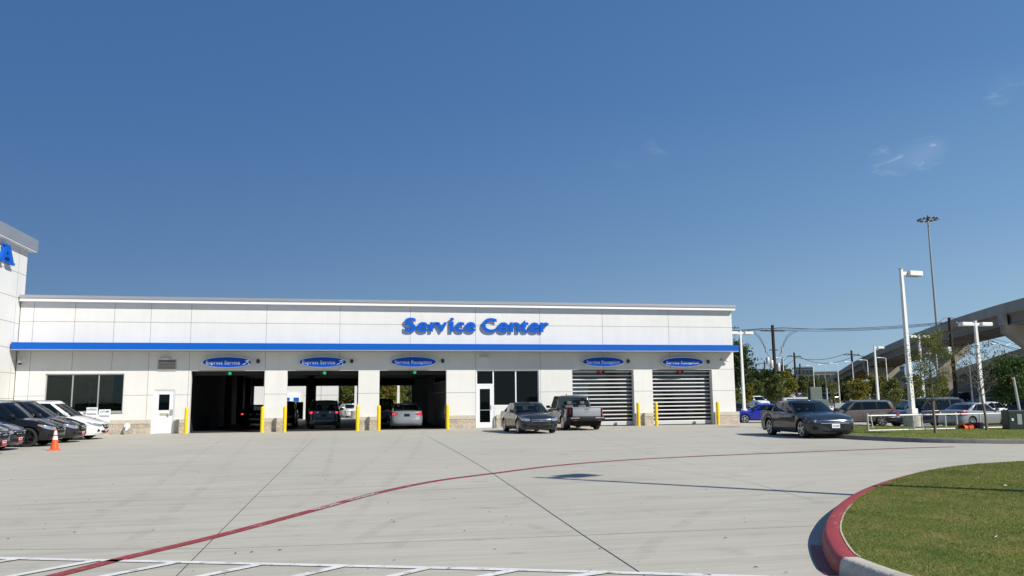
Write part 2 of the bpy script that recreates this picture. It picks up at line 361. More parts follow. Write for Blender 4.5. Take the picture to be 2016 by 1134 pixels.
def strip(name, pts, w, eps, m, kind='structure', sub=.6, parent=None):
    P = []
    pts = [Vector((p.x, p.y, 0)) for p in pts]; q = [pts[0]]
    for a, b_ in zip(pts, pts[1:]):
        n = max(1, int((b_-a).length/sub))
        for i in range(1, n+1): q.append(a.lerp(b_, i/n))
    for i, p in enumerate(q):
        d = (q[min(i+1, len(q)-1)]-q[max(i-1, 0)]).normalized(); nrm = Vector((-d.y, d.x, 0))*w/2
        a, b_ = p+nrm, p-nrm; P.append([(a.x, a.y, h(a.x, a.y)+eps), (b_.x, b_.y, h(b_.x, b_.y)+eps)])
    o = MB().grid(P).build(name, m, parent, fix=False); 
    if kind: o['kind'] = kind
    return o
def smooth_poly(pts, n=8):
    out = []
    for i in range(len(pts)-1):
        p0 = pts[max(i-1, 0)]; p1 = pts[i]; p2 = pts[i+1]; p3 = pts[min(i+2, len(pts)-1)]
        for k in range(n):
            t = k/n; out.append(.5*((2*p1)+(p2-p0)*t+(2*p0-5*p1+4*p2-p3)*t*t+(3*p1-p0-3*p2+p3)*t**3))
    out.append(pts[-1]); return out
def inside(x, y, poly):
    r = False; n = len(poly)
    for i in range(n):
        x1, y1 = poly[i]; x2, y2 = poly[(i+1) % n]
        if (y1 > y) != (y2 > y) and x < (x2-x1)*(y-y1)/(y2-y1)+x1: r = not r
    return r
def sheet(name, poly, zf, m, spacing=3, kind='structure', parent=None):
    poly = [(p[0], p[1]) for p in poly]; n = len(poly); bd = []
    for i in range(n):
        a, b_ = poly[i], poly[(i+1) % n]; k = max(1, int(math.hypot(b_[0]-a[0], b_[1]-a[1])/spacing))
        for j in range(k): bd.append((a[0]+(b_[0]-a[0])*j/k, a[1]+(b_[1]-a[1])*j/k))
    vs = [Vector(p) for p in bd]; ed = [(i, (i+1) % len(bd)) for i in range(len(bd))]
    xs = [p[0] for p in bd]; ys = [p[1] for p in bd]; x = min(xs)+spacing*.5
    while x < max(xs):
        y = min(ys)+spacing*.5
        while y < max(ys):
            if inside(x, y, bd): vs.append(Vector((x, y)))
            y += spacing
        x += spacing
    r = delaunay_2d_cdt(vs, ed, [], 1, 1e-4)
    mb = MB(); mb.add([(p.x, p.y, zf(p.x, p.y)) for p in r[0]], r[2]); o = mb.build(name, m, parent, smooth=60, fix=False)
    me = o.data
    if me.polygons and me.polygons[0].normal.z < 0: me.flip_normals()
    if kind: o['kind'] = kind
    return o

# ================================================================== SETTING: ground
xs = sorted(set([-1500, -800, -400, -200, -120, -80, -60] + list(range(-50, 0, 10)) + list(range(0, 80, 2)) + list(range(80, 260, 10)) + [300, 400, 600, 900, 1500]))
ys = sorted(set([-300, -100, -60, -30] + list(range(-20, 20, 10)) + list(range(20, 100, 2)) + list(range(100, 260, 10)) + [300, 400, 600, 1000, 2000, 4000]))
struct(MB().grid([[(x, y, h(x, y)-.07) for x in xs] for y in ys]).build('ground', M_DRY, smooth=60))
sheet('concrete_lot', [(-70, -25), (75, -25), (110, 20), (110, 92), (-70, 92)], lambda x, y: h(x, y), M_CONC, 3)
sheet('far_parking_lot', [(24, 95), (130, 95), (150, 172), (24, 172)], lambda x, y: h(x, y), M_CONC2, 4)

# concrete joints traced on the slab
for pts in ([(348, 1134), (505, 975), (560, 921), (620, 862)], [(840, 858), (905, 893), (970, 932), (1150, 1055), (1270, 1134)],
            [(0, 996), (505, 978), (745, 970), (1230, 946), (1480, 938)]):
    strip('expansion_joint', [G(*p) for p in pts], .011, .004, M_JOINT)
for pts in ([(0, 1082), (450, 1080), (1000, 1060), (1600, 1036)], [(1200, 906), (1470, 948), (1600, 985), (1645, 990)], [(0, 948), (480, 872)], [(1020, 868), (1420, 880)],
            [(0, 926), (620, 914), (1120, 900)], [(1480, 938), (1700, 931)]):
    strip('saw_cut', [G(*p) for p in pts], .009, .004, M_JOINT2)
# fire lane line
RL = [(110, 1134), (260, 1096), (430, 1055.5), (600, 1010), (745, 970.5), (860, 947), (970, 932.5), (1100, 916.5), (1240, 905.5), (1400, 897.5), (1560, 891), (1700, 885.5), (1800, 882), (1880, 880)]
rl = smooth_poly([G(-60, 1176)]+[G(*p) for p in RL], 6)
strip('red_fire_lane_line', rl, .155, .008, M_RED)
def scuffmat():
    mm = mat('tyre_rubber_marks', (.10, .10, .098), .9); t, b = nodes(mm); v = mapping(t, (1, 1, 1)); tr = t.nodes.new('ShaderNodeBsdfTransparent'); ms = t.nodes.new('ShaderNodeMixShader')
    f = ramp(t, texnoise(t, v, 1.3, 7, .7), [(.42, (0, 0, 0)), (.78, (.13, .13, .13))]); t.links.new(f, ms.inputs[0]); t.links.new(tr.outputs[0], ms.inputs[1]); t.links.new(b.outputs[0], ms.inputs[2]); t.links.new(ms.outputs[0], t.nodes['Material Output'].inputs[0]); return mm
M_SCUFF = scuffmat(); _r = random.Random(4)
for pts in ([(1180, 846), (1230, 862), (1330, 880), (1450, 900)], [(1145, 848), (1190, 868), (1280, 893), (1400, 925)], [(800, 850), (770, 880), (700, 930), (560, 1010)], [(835, 850), (820, 885), (770, 945), (660, 1050)], [(610, 853), (590, 880), (560, 930)], [(660, 852), (655, 880), (640, 940)],
            [(1330, 842), (1420, 860), (1520, 885)], [(450, 858), (400, 890), (300, 960), (100, 1060)], [(500, 858), (470, 890), (400, 960), (240, 1080)], [(760, 1090), (820, 1050), (900, 1030), (1010, 1030), (1120, 1055)], [(700, 1070), (780, 1025), (900, 1000), (1030, 1005)], [(1250, 1100), (1330, 1040), (1450, 985), (1600, 950)]):
    strip('tyre_mark', smooth_poly([G(*p) for p in pts], 6), .17, .006, M_SCUFF, sub=.4)
# stencilled words on the line
def stencil(txt, pa, pb, hgt):
    a, b_ = G(*pa), G(*pb); d = (b_-a); L = d.length; d.normalize(); n = Vector((-d.y, d.x, 0))
    vs, fs = text_mesh(txt, 1, .004); x0 = min(v.x for v in vs); x1 = max(v.x for v in vs)
    vv = []
    for v in vs:
        p = a+d*((v.x-x0)/(x1-x0)*L)+n*((v.y-.36)*hgt/.72); vv.append((p.x, p.y, .0115))
    o = MB().add(vv, fs).build('fire_lane_lettering', M_WHITEP, fix=False); o['kind'] = 'structure'
stencil('FIRE LANE', (617, 1005), (668, 991.3), .115)
stencil('NO PARKING', (686, 986.2), (741, 971.8), .115)
# white stall lines
wl = [G(-200, 1095.5), G(0, 1100), G(500, 1111), G(1000, 1122.5), G(1400, 1134), G(1700, 1144)]
strip('white_stall_line', wl, .10, .008, M_WHITEP)
for (px0, px1) in ((-150, 30), (35, 185), (218, 343), (408, 510), (596, 670), (782, 838), (966, 1012), (1150, 1190)):
    a = G(px1, 1102+px1*.0225); b_ = G(px0, 1134 if px0 > -100 else 1130); dd = (b_-a).normalized()
    strip('white_stall_line', [a-dd*.05, a+dd*4.2], .10, .012, M_WHITEP)

# ---- foreground island: kerb and lawn
def Gt(px, py, z=.15):
    d = ray(px, py); t = (z-EYE)/d.z; return Vector((d.x*t, d.y*t, 0))
KO = [(2016, 910), (1930, 915), (1870, 920.5), (1810, 929), (1760, 941), (1710, 957.5), (1673.5, 975), (1643, 998), (1627.6, 1020), (1622, 1041), (1628, 1063), (1641, 1085), (1656.6, 1096.5), (1706, 1116), (1760, 1134)]
ko = [Gt(*p) for p in KO]
ko = [ko[0]+Vector((22, 7.5, 0)), ko[0]+Vector((9, 2.6, 0)), ko[0]+Vector((3, .6, 0))]+ko+[Gt(1850, 1160), Gt(2016, 1180), Gt(2016, 1180)+Vector((4, -1.2, 0)), Gt(2016, 1180)+Vector((20, -2.0, 0))]
ko = smooth_poly(ko, 5)
def offs(poly, w):
    out = []
    for i, p in enumerate(poly):
        d = (poly[min(i+1, len(poly)-1)]-poly[max(i-1, 0)]).normalized(); out.append(p+Vector((-d.y, d.x, 0))*w)
    return out
def kerb(name, pts, m, hh=.15, w=.16, zf=h):
    rows = []
    prof = [(-.035, -.02), (-.02, hh*.55), (-.005, hh-.025), (.012, hh-.006), (.035, hh), (w-.02, hh), (w, hh-.005), (w, hh-.08)]
    for k, (o_, z) in enumerate(prof):
        rows.append([(q.x, q.y, zf(q.x, q.y)+z) for q in offs(pts, o_)])
    o = MB().grid([list(r) for r in zip(*rows)]).build(name, m, smooth=40); return struct(o)
# split red / bare where the paint stops
i_red = min(range(len(ko)), key=lambda i: (ko[i]-Gt(1656.6, 1096.5)).length)
i_r0 = min(range(len(ko)), key=lambda i: (ko[i]-Gt(1862, 921)).length)
flat = lambda x, y: 0
sgn = 1
kerb('kerb', ko[:i_r0+1], M_KERB, zf=flat); kerb('painted_kerb', ko[i_r0:i_red+1], M_REDK, zf=flat); kerb('kerb', ko[i_red:], M_KERB, zf=flat)
strip('kerb_back_edge', offs(ko[i_r0:i_red+1], .164), .018, .1535, mat('bare_kerb_edge', (.60, .52, .40), .9, noise=.3, nscale=8), sub=.15)
# red paint spilled onto the slab below the kerb
strip('painted_kerb_foot', offs(ko[i_red-14:i_red+1], -.085), .11, .006, M_REDK)
ki = offs(ko, .155)
isl = [(p.x, p.y) for p in ki]
isl_poly = isl
def islz(x, y):
    return .143+.05*S((x-4)/8)
sheet('grass_island', isl_poly, islz, M_GRASS, .8)
# grass blades over the part of the lawn near the camera
rng = np.random.default_rng(5)
def blades(name, poly, zf, n, hgt, wid, m, seed=1):
    r = np.random.default_rng(seed); P = np.array(poly); lo, hi = P.min(0), P.max(0)
    pts = lo+r.random((n*3, 2))*(hi-lo); ok = np.zeros(len(pts), bool)
    x, y = pts[:, 0], pts[:, 1]; k = len(P)
    for i in range(k):
        x1, y1 = P[i]; x2, y2 = P[(i+1) % k]
        if y1 == y2: continue
        c = ((y1 > y) != (y2 > y)) & (x < (x2-x1)*(y-y1)/(y2-y1)+x1); ok ^= c
    pts = pts[ok][:n]; n = len(pts)
    z = np.array([zf(a, b_) for a, b_ in pts]); th = r.random(n)*2*math.pi; hh = hgt*(.4+r.random(n)); ww = wid*(.6+.8*r.random(n))
    ln = r.normal(0, 1.1, (n, 2))*hh[:, None]
    v = np.zeros((n, 3, 3)); dx = np.cos(th)*ww; dy = np.sin(th)*ww
    v[:, 0] = np.c_[pts[:, 0]-dx, pts[:, 1]-dy, z-.005]; v[:, 1] = np.c_[pts[:, 0]+dx, pts[:, 1]+dy, z-.005]; v[:, 2] = np.c_[pts+ln, z+hh]
    me = bpy.data.meshes.new(name); me.vertices.add(n*3); me.vertices.foreach_set('co', v.ravel()); me.loops.add(n*3); me.loops.foreach_set('vertex_index', np.arange(n*3, dtype=np.int32))
    me.polygons.add(n); me.polygons.foreach_set('loop_start', np.arange(0, n*3, 3, dtype=np.int32)); me.polygons.foreach_set('loop_total', np.full(n, 3, dtype=np.int32)); me.update(calc_edges=True)
    me.materials.append(m); o = bpy.data.objects.new(name, me); C.objects.link(o); return o
L_GR = leafmat('grass_blade', [(.075, .135, .020), (.13, .185, .032), (.19, .21, .045), (.26, .235, .08), (.45, .38, .2)], .35)
_t, _b = nodes(L_GR); _l = _b.inputs['Base Color'].links[0].from_socket; _v = mapping(_t, (1, 1, 1))
_c = mixc(_t, ramp(_t, texnoise(_t, _v, 1.7, 6, .7), [(.48, (0, 0, 0)), (.68, (.65, .65, .65))]), _l, (.25, .20, .075)); _c = mixc(_t, ramp(_t, texnoise(_t, _v, 1.1, 4, .6), [(.5, (0, 0, 0)), (.72, (.6, .6, .6))]), _c, (.06, .13, .02)); _t.links.new(_c, _b.inputs['Base Color'])
near = [(x, y) for x, y in isl_poly if 0 < x < 12 and y < 14]
blade_poly = [p for p in isl_poly if p[0] < 14 and p[1] < 17.5] 
g = blades('grass', blade_poly, islz, 150000, .017, .0042, L_GR, 3)
tag(g, 'short mown lawn grass on the kerbed island in the right foreground', 'grass', kind='stuff')

lit = MB(); rr = random.Random(9)
for k in range(90):
    px, py = rr.uniform(0, 1650), rr.uniform(905, 1134)
    p = G(px, py); 
    if inside(p.x, p.y, isl_poly): continue
    a = rr.uniform(0, 6.3); l = rr.uniform(.008, .028); d_ = Vector((math.cos(a), math.sin(a), 0)); n_ = Vector((-d_.y, d_.x, 0)); c0 = Vector((p.x, p.y, .008))
    lit.add([c0-d_*l, c0+n_*l*.35+Vector((0, 0, .006)), c0+d_*l, c0-n_*l*.35], [(0, 1, 2, 3)])
tag(lit.build('leaf_litter', mat('dead_leaf', (.05, .035, .02), .9), fix=False), 'tiny scattered dead leaves and grit on the pale concrete', 'leaf litter', kind='stuff')
lit = MB()
for k in range(14):
    p = Vector((rr.uniform(4, 11), rr.uniform(6.5, 15)));
    if inside(p.x, p.y, isl_poly): z = islz(p.x, p.y)+.02; a = rr.uniform(0, 6); lit.add([(p.x, p.y, z), (p.x+.03*math.cos(a), p.y+.03*math.sin(a), z+.004), (p.x+.02, p.y+.03, z+.012), (p.x-.01, p.y+.02, z)], [(0, 1, 2, 3)])
tag(lit.build('paper_scraps', M_WTRIM, fix=False), 'small white scraps scattered on the lawn', 'litter', kind='stuff')
# ---- verge strip with the gate
VE = [(18.0, 27.0), (18.25, 25.2), (18.9, 23.6), (20.3, 22.4), (22.5, 21.6), (28, 21.2), (60, 24), (75, 26)]
ve = [Vector((x, y, 0)) for x, y in VE]
ve = [Vector((24.5, 39.5, 0)), Vector((22.2, 37, 0)), Vector((20, 33.5, 0)), Vector((18.6, 30, 0))]+ve
ve = smooth_poly([Vector((62, 40.5, 0)), Vector((45, 40.2, 0)), Vector((30, 40, 0)), Vector((26.5, 40.2, 0))]+ve, 5)
kerb('verge_kerb', ve, M_KERBD)
vin = offs(ve, .155)
sheet('grass_verge', [(p.x, p.y) for p in vin], lambda x, y: h(x, y)+.142, M_GRASSF, 1.2)
vz = lambda x, y: h(x, y)+.14
g = blades('grass', [(p.x, p.y) for p in vin if p.x < 45], vz, 30000, .03, .012, L_GR, 4)
tag(g, 'mown verge grass around the white gate and the young trees', 'grass', kind='stuff')
# farther grass medians and road
sheet('grass_median', [(26, 92.2), (130, 92.2), (130, 96.5), (26, 96.5)], lambda x, y: h(x, y)+.10, M_GRASSF, 3)
sheet('grass_median', [(40, 64), (52, 64), (53, 67.5), (41, 67.5)], lambda x, y: h(x, y)+.12, M_GRASSF, 2)

# ================================================================== SERVICE BUILDING
YF = 45.5
def fx(px, py=760): return F(px, py, YF).x
def fz(px, py): return F(px, py, YF).z
XL, XR = -16.80, 23.05
ZTOP, ZSEAM2, ZSEAM3, ZUP, ZST = 6.9, 3.30, 2.02, 5.87, .74
OPEN = dict(win=(fx(88), fx(243.5), 1.16, 3.15), door=(fx(303), fx(345.5), 0, 2.30), b1=(fx(375), fx(520), 0, 3.28), b2=(fx(565), fx(705.5), 0, 3.28),
            b3=(fx(747), fx(879), 0, 3.28), sf=(fx(938), fx(1061), 0, 3.28), r1=(fx(1127), fx(1248), 0, 3.28), r2=(fx(1285), fx(1402.5), 0, 3.28))
bld = empty('service_building', (3, YF, 0), 0, 'long white single storey service building with a blue band, stone base and drive-through bays', 'building')
bld.location = (0, 0, 0)
def openmesh(mb, x0, x1, z0, z1, ops, ya, yb, m=0):
    xc = sorted({x0, x1} | {v for o in ops for v in o[:2]}); zc = sorted({z0, z1} | {min(max(v, z0), z1) for o in ops for v in o[2:]})
    for xa, xb in zip(xc, xc[1:]):
        run = None; cells = []
        for za, zb in zip(zc, zc[1:]):
            cx, cz = (xa+xb)/2, (za+zb)/2
            if any(o[0] < cx < o[1] and o[2] < cz < o[3] for o in ops): continue
            if cells and abs(cells[-1][1]-za) < 1e-6: cells[-1][1] = zb
            else: cells.append([za, zb])
        for za, zb in cells: mb.box((xa, ya, za), (xb, yb, zb), m)
wall = MB(); ops = list(OPEN.values())
openmesh(wall, XL, XR, 0, ZTOP, ops, YF, YF+.35)
# side and rear walls, roof, soffit of the drive
wall.box((XR-.35, YF+.35, -.5), (XR, 72.3, ZTOP)); wall.box((XL, YF+.35, 0), (XL+.3, 72.3, ZTOP))
O_ = dict(o1=(-8.0, F(602, 780, 72).x, 0, 3.02), o2=(F(622, 780, 72).x, .78, 0, 3.02), o3=(F(735, 780, 72).x, F(810, 780, 72).x, 0, 3.02), o4=(13.5, 15.5, 1.0, 2.9), o5=(17.5, 21.8, .5, 2.9))
openmesh(wall, XL+.3, XR-.35, 0, ZTOP, list(O_.values()), 72, 72.3)
# joints between the stucco panels
jt = wall; vs_ = [(150, 593), (227, 600), (299, 600), (378, 600), (526, 602), (670, 605), (808, 610), (936, 610), (1062, 612), (1185, 612), (1315, 615), (68, 600)]
vx = sorted(fx(*p) for p in vs_)
def jbox(x0, x1, z0, z1): jt.box((x0, YF-.003, z0), (x1, YF+.02, z1), 1)
def hseam(z):
    segs = [(XL, XR)]
    for o in ops:
        if o[2] < z+.01 and z < o[3]+.012:
            ns = []
            for a, b_ in segs:
                if o[1] <= a or o[0] >= b_: ns.append((a, b_)); continue
                if o[0] > a: ns.append((a, o[0]))
                if o[1] < b_: ns.append((o[1], b_))
            segs = ns
    for a, b_ in segs: jbox(a, b_, z-.012, z+.012)
hseam(ZUP); jbox(XL, XR, 3.294, 3.318); hseam(ZSEAM3)
for x in vx:
    jbox(x-.011, x+.011, 3.32, ZTOP-.02) if True else 0
for x in (fx(68, 600), fx(150, 593)): pass
for x in vx:
    blocked = [o for o in ops if o[0]-.02 < x < o[1]+.02]
    if not blocked: jbox(x-.011, x+.011, ZST+.02, 3.292)
wall.build('wall', [M_WALL, M_JNT], bld)
# stone base
st = MB(); cap = MB(); pads = [(XL, fx(303)-.06), (fx(345.5)+.06, fx(375)-.05), (fx(520)+.05, fx(565)-.05), (fx(705.5)+.05, fx(747)-.05), (fx(879)+.05, fx(938)-.05), (fx(959)+.75, fx(1127)-.05), (fx(1248)+.05, fx(1285)-.05), (fx(1402.5)+.05, XR+.16)]
pads[5] = (fx(974.5)+.05, fx(1127)-.05)
for i, (a, b_) in enumerate(pads):
    st = MB().box((a, YF-.10, -.45), (b_, YF+.0, .535)); cap = MB().box((a-.0, YF-.12, .535), (b_+.0, YF+.0, ZST))
    if i == len(pads)-1: st.box((XR, YF+.0, -.5), (XR+.16, 72, .535)); cap.box((XR, YF+.0, .535), (XR+.18, 72, ZST))
    st.build('stone_base', M_STONE, bld); cap.build('stone_base_cap', M_CAPST, bld)
# blue canopy band
band = MB(); YB = YF-.93; XBR = F(1454.5, 687, YF-.93).x; zb0, zb1 = F(936, 689.5, YB).z, F(936, 677.3, YB).z
band.box((XL+.02, YB, zb0), (XBR, YB+.05, zb1)); band.box((XL+.02, YB+.05, zb0+.03), (XBR, YF, zb1-.01)); 
sf = MB(); sf.box((XL+.02, YB-.01, zb0-.05), (XBR-.01, YF-.001, zb0-.002)); sf.build('band_soffit', M_COP, bld)
for px in (50, 213, 371, 521, 666, 804, 938.5, 1067, 1193, 1325): 
    x = F(px, 684, YB).x; band.box((x-.008, YB-.003, zb0), (x+.008, YB+.01, zb1), 1)
band.build('blue_band', [M_BLUE, mat('band_joint_blue', (.003, .05, .25), .5)], bld)
# roof edge: white fascia and grey coping
YC = YF-.30; zc0, zc1, zc2 = F(936, 604.3, YC).z, F(936, 598.9, YC).z, F(936, 593.2, YC-.05).z
XC = F(1447, 603, YF-.3).x; cp = MB(); cp.box((XL+.02, YC, zc0), (XC, YF+.5, zc1)); cp.box((XR+.02, YF+.5, zc0), (XC, 72.3, zc1)); cp.build('white_fascia', M_WTRIM, bld)
cg = MB(); cg.box((XL+.02, YC-.05, zc1+.004), (XC+.03, YF+.6, zc2)); cg.box((XR-.5, YF+.6, zc1+.004), (XC+.03, 72.4, zc2)); cg.build('grey_coping', M_COP, bld)
MB().box((XL+.3, YF+.36, 6.4), (XR-.36, 72, 6.6)).build('roof', M_GREY, bld)
# interior of the service drive (dark)
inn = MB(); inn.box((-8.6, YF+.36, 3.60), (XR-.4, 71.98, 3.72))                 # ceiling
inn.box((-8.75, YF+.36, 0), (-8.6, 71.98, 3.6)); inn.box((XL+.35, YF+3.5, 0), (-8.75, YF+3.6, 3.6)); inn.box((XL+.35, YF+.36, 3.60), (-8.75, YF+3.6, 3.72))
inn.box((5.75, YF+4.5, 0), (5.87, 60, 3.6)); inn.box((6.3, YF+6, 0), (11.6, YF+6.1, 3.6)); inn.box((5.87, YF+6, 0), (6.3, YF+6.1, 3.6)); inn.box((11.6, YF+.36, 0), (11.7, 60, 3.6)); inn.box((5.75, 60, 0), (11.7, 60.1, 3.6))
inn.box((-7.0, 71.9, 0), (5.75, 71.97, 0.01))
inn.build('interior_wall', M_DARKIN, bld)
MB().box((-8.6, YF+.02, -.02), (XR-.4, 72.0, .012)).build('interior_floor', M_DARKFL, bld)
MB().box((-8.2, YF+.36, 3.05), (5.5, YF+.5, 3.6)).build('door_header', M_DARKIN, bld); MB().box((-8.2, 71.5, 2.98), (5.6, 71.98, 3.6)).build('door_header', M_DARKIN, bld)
# partition glazing seen through the third bay
pg = MB()
for k in range(9): y = YF+1.0+k*.95; pg.box((5.52, y, 0.0), (5.60, y+.06, 2.75))
pg.box((5.52, YF+1, 2.69), (5.60, 54, 2.75)); pg.box((5.52, YF+1, 2.05), (5.60, 54, 2.10)); pg.build('partition_frame', mat('dim_frame', (.07, .075, .075), .5), bld)
MB().box((5.62, YF+.9, 0), (5.64, 54, 3.5)).build('partition_glass', M_GLASSB, bld)
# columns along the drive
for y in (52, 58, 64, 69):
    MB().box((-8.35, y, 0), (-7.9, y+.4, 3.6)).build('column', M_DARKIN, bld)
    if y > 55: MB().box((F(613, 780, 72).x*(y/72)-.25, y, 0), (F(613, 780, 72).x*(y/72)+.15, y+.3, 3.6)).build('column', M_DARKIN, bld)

# left office window
def window(nm, x0, x1, z0, z1, mull, y=YF+.10, fr=.06, m=M_ALU, hor=()):
    f = MB(); f.box((x0, y, z0), (x0+fr, y+.1, z1)); f.box((x1-fr, y, z0), (x1, y+.1, z1)); f.box((x0+fr, y, z1-fr), (x1-fr, y+.1, z1)); f.box((x0+fr, y, z0), (x1-fr, y+.1, z0+fr))
    for x in mull: f.box((x-fr/2, y, z0+fr), (x+fr/2, y+.1, z1-fr))
    w = f.build('window', m, bld)
    MB().box((x0+fr, y+.04, z0+fr), (x1-fr, y+.055, z1-fr)).build('pane', M_GLASSO, w)
    return w
w = window('w', *OPEN['win'][:2], 1.16, 3.15, [fx(141.5), fx(193)])
MB().box((OPEN['win'][0]-.03, YF-.04, 1.09), (OPEN['win'][1]+.03, YF+.09, 1.155)).build('sill', M_ALU, w)
# office interior: back wall with panels, desk things behind glass
off = MB(); 
for px, w_, zt in ((118, .6, 2.75), (150, 1.0, 2.65), (205, .9, 2.6)): x = fx(px); off.box((x, YF+2.6, 0), (x+w_, YF+2.7, zt))
off.build('office_panel', M_BLACK, bld)
lf = MB(); lf.box((fx(96), YF+3.3, 0), (fx(243), YF+3.45, 3.4)); lf.build('office_wall', mat('office_wall_green', (.20, .27, .24), .8), bld)
# personnel door
dx0, dx1 = OPEN['door'][:2]
dfm = MB(); dfm.box((dx0, YF+.02, 0), (dx0+.05, YF+.14, 2.30)); dfm.box((dx1-.05, YF+.02, 0), (dx1, YF+.14, 2.30)); dfm.box((dx0+.05, YF+.02, 2.25), (dx1-.05, YF+.14, 2.30))
df = dfm.build('door_frame', M_WALU, bld)
dl = MB(); openmesh(dl, dx0+.052, dx1-.052, .01, 2.248, [(dx0+.27, dx1-.27, 1.22, 2.05)], YF+.05, YF+.10); dl = dl.build('door', M_WALU, bld)
MB().box((dx0+.27, YF+.07, 1.22), (dx1-.27, YF+.08, 2.05)).build('pane', M_GLASSB, dl)
hd = MB(); hd.bbox((dx1-.20, YF+.0, .98), (dx1-.08, YF+.048, 1.26), .01); hd.bbox((dx1-.34, YF-.03, 1.0), (dx1-.2, YF+.0, 1.04), .008); hd.tube((dx1-.32, YF-.03, 1.02), (dx1-.22, YF-.03, .93), .02); hd.build('handle', M_GREY, dl)
MB().box((dx0+.34, YF+.044, .93), (dx0+.74, YF+.049, 1.07)).build('name_plate', mat('tan_plate', (.42, .38, .30), .5), dl)
# storefront: glass door, transom and two tall windows
sx0, sx1 = OPEN['sf'][:2]; y = YF+.08; xd = fx(970.5)
f = MB(); zd = 2.42
f.box((sx0, y, 0), (sx0+.05, y+.12, 3.28)); f.box((xd, y, 0), (xd+.07, y+.12, 3.28)); f.box((sx1-.05, y, 0), (sx1, y+.12, 3.28)); f.box((sx0+.05, y, 3.23), (xd, y+.12, 3.28)); f.box((xd+.07, y, 3.23), (sx1-.05, y+.12, 3.28)); f.box((sx0+.05, y, zd), (xd, y+.12, zd+.09))
xm = fx(1016); f.box((xm-.035, y, 1.30), (xm+.035, y+.12, 3.23)); f.box((xd+.07, y, 1.22), (sx1-.05, y+.12, 1.30))
f.build('storefront_frame', M_WALU, bld)
MB().box((xd+.07, y-.02, .0), (sx1-.05, y+.12, 1.215)).build('low_wall', M_WALL, bld)
MB().box((xd+.07, y-.12, 0), (sx1-.0, y-.021, .535)).build('stone_base', M_STONE, bld)
MB().box((xd+.07, y+.05, 1.30), (xm-.035, y+.06, 3.23)).build('pane', M_GLASSB, bld); MB().box((xm+.035, y+.05, 1.30), (sx1-.05, y+.06, 3.23)).build('pane', M_GLASSB, bld)
MB().box((sx0+.05, y+.05, zd+.09), (xd, y+.06, 3.23)).build('transom_pane', M_GLASSB, bld)
d = MB(); openmesh(d, sx0+.055, xd-.005, .01, zd-.005, [(sx0+.20, xd-.16, .33, 2.22)], y+.0, y+.06); d = d.build('glass_door', M_WALU, bld)
MB().box((sx0+.20, y+.02, .33), (xd-.16, y+.03, 2.22)).build('pane', M_GLASSB, d); MB().box((sx0+.20, y-.005, 1.0), (xd-.16, y+.018, 1.04)).build('push_bar', M_ALU, d)
MB().tube((xd-.1, y-.03, 1.05), (xd-.1, y-.03, 1.30), .015).build('handle', M_ALU, d)
rd = MB(); rd.box((7.2, YF+3.5, 0), (8.6, YF+4.2, 1.1)); rd.box((9.2, YF+4.5, 0), (9.26, YF+4.6, 3.3)); rd.box((10.3, YF+4.8, 0), (10.36, YF+4.9, 3.3)); rd.build('reception_desk', mat('desk_grey', (.10, .12, .11), .6), bld)
cl = MB(); cl.box((7.6, YF+2.4, 2.98), (11.0, YF+2.5, 3.12)); cl.build('ceiling_cove', mat('cove_white', (.4, .45, .42), .6), bld)
# slatted roll-up doors
for key in ('r1', 'r2'):
    x0, x1 = OPEN[key][:2]; yy = YF+.40; zt = 3.28
    rdoor = MB().box((x0-.1, yy+.02, .27), (x1+.1, yy+.03, zt+.1)).build('roll_up_door', M_GLASSR, bld)
    nsl = 13; pitch = (zt-.30)/nsl
    for k in range(nsl):
        z = .42+k*pitch-.02
        MB().bbox((x0-.1, yy-.035, z), (x1+.1, yy+.018, z+.066), .012).build('slat', M_SLAT, rdoor)
    MB().bbox((x0-.1, yy-.03, .035), (x1+.1, yy+.035, .265), .015).build('bottom_panel', M_SLAT, rdoor)
    MB().box((x0-.1, yy-.03, .012), (x1+.1, yy+.03, .034)).build('rubber_seal', M_BLACK, rdoor)
    MB().box((x1+.0, YF+.352, 0), (x1+.14, YF+.5, 3.3)).build('door_track', M_COP, rdoor); MB().box((x0-.14, YF+.352, 0), (x0, YF+.5, 3.3)).build('door_track', M_COP, rdoor)
gz = MB()
for (a, b_, z0, z1) in (O_['o4'], O_['o5']):
    n = max(2, int((b_-a)/.9))
    for k in range(n+1): x = a+(b_-a)*k/n; gz.box((x-.04, 71.9, z0), (x+.04, 71.99, z1))
gz.build('rear_window_frame', M_ALU, bld)
# louvred vent
vx0, vx1 = fx(308), fx(345.5); vz0, vz1 = fz(326, 730.5), fz(326, 707.5)
ve_ = MB(); ve_.box((vx0, YF-.03, vz0), (vx0+.05, YF-.001, vz1)); ve_.box((vx1-.05, YF-.03, vz0), (vx1, YF-.001, vz1)); ve_.box((vx0+.05, YF-.03, vz1-.05), (vx1-.05, YF-.001, vz1)); ve_.box((vx0+.05, YF-.03, vz0), (vx1-.05, YF-.001, vz0+.04)); 
ve_ = ve_.build('wall_vent', mat('vent_tan', (.46, .43, .37), .5), bld)
MB().box((vx0+.05, YF-.006, vz0+.04), (vx1-.05, YF-.0035, vz1-.05)).build('vent_back', M_BLACK, ve_)
lv = MB()
for k in range(6):
    z = vz0+.06+k*.078; lv.add([(vx0+.05, YF-.01, z+.05), (vx1-.05, YF-.01, z+.05), (vx1-.05, YF-.05, z), (vx0+.05, YF-.05, z)], [(0, 1, 2, 3)]); lv.add([(vx0+.05, YF-.05, z), (vx1-.05, YF-.05, z), (vx1-.05, YF-.05, z-.014), (vx0+.05, YF-.05, z-.014)], [(0, 1, 2, 3)])
lv.build('louvre', mat('vent_tan', (.46, .43, .37), .5), ve_)

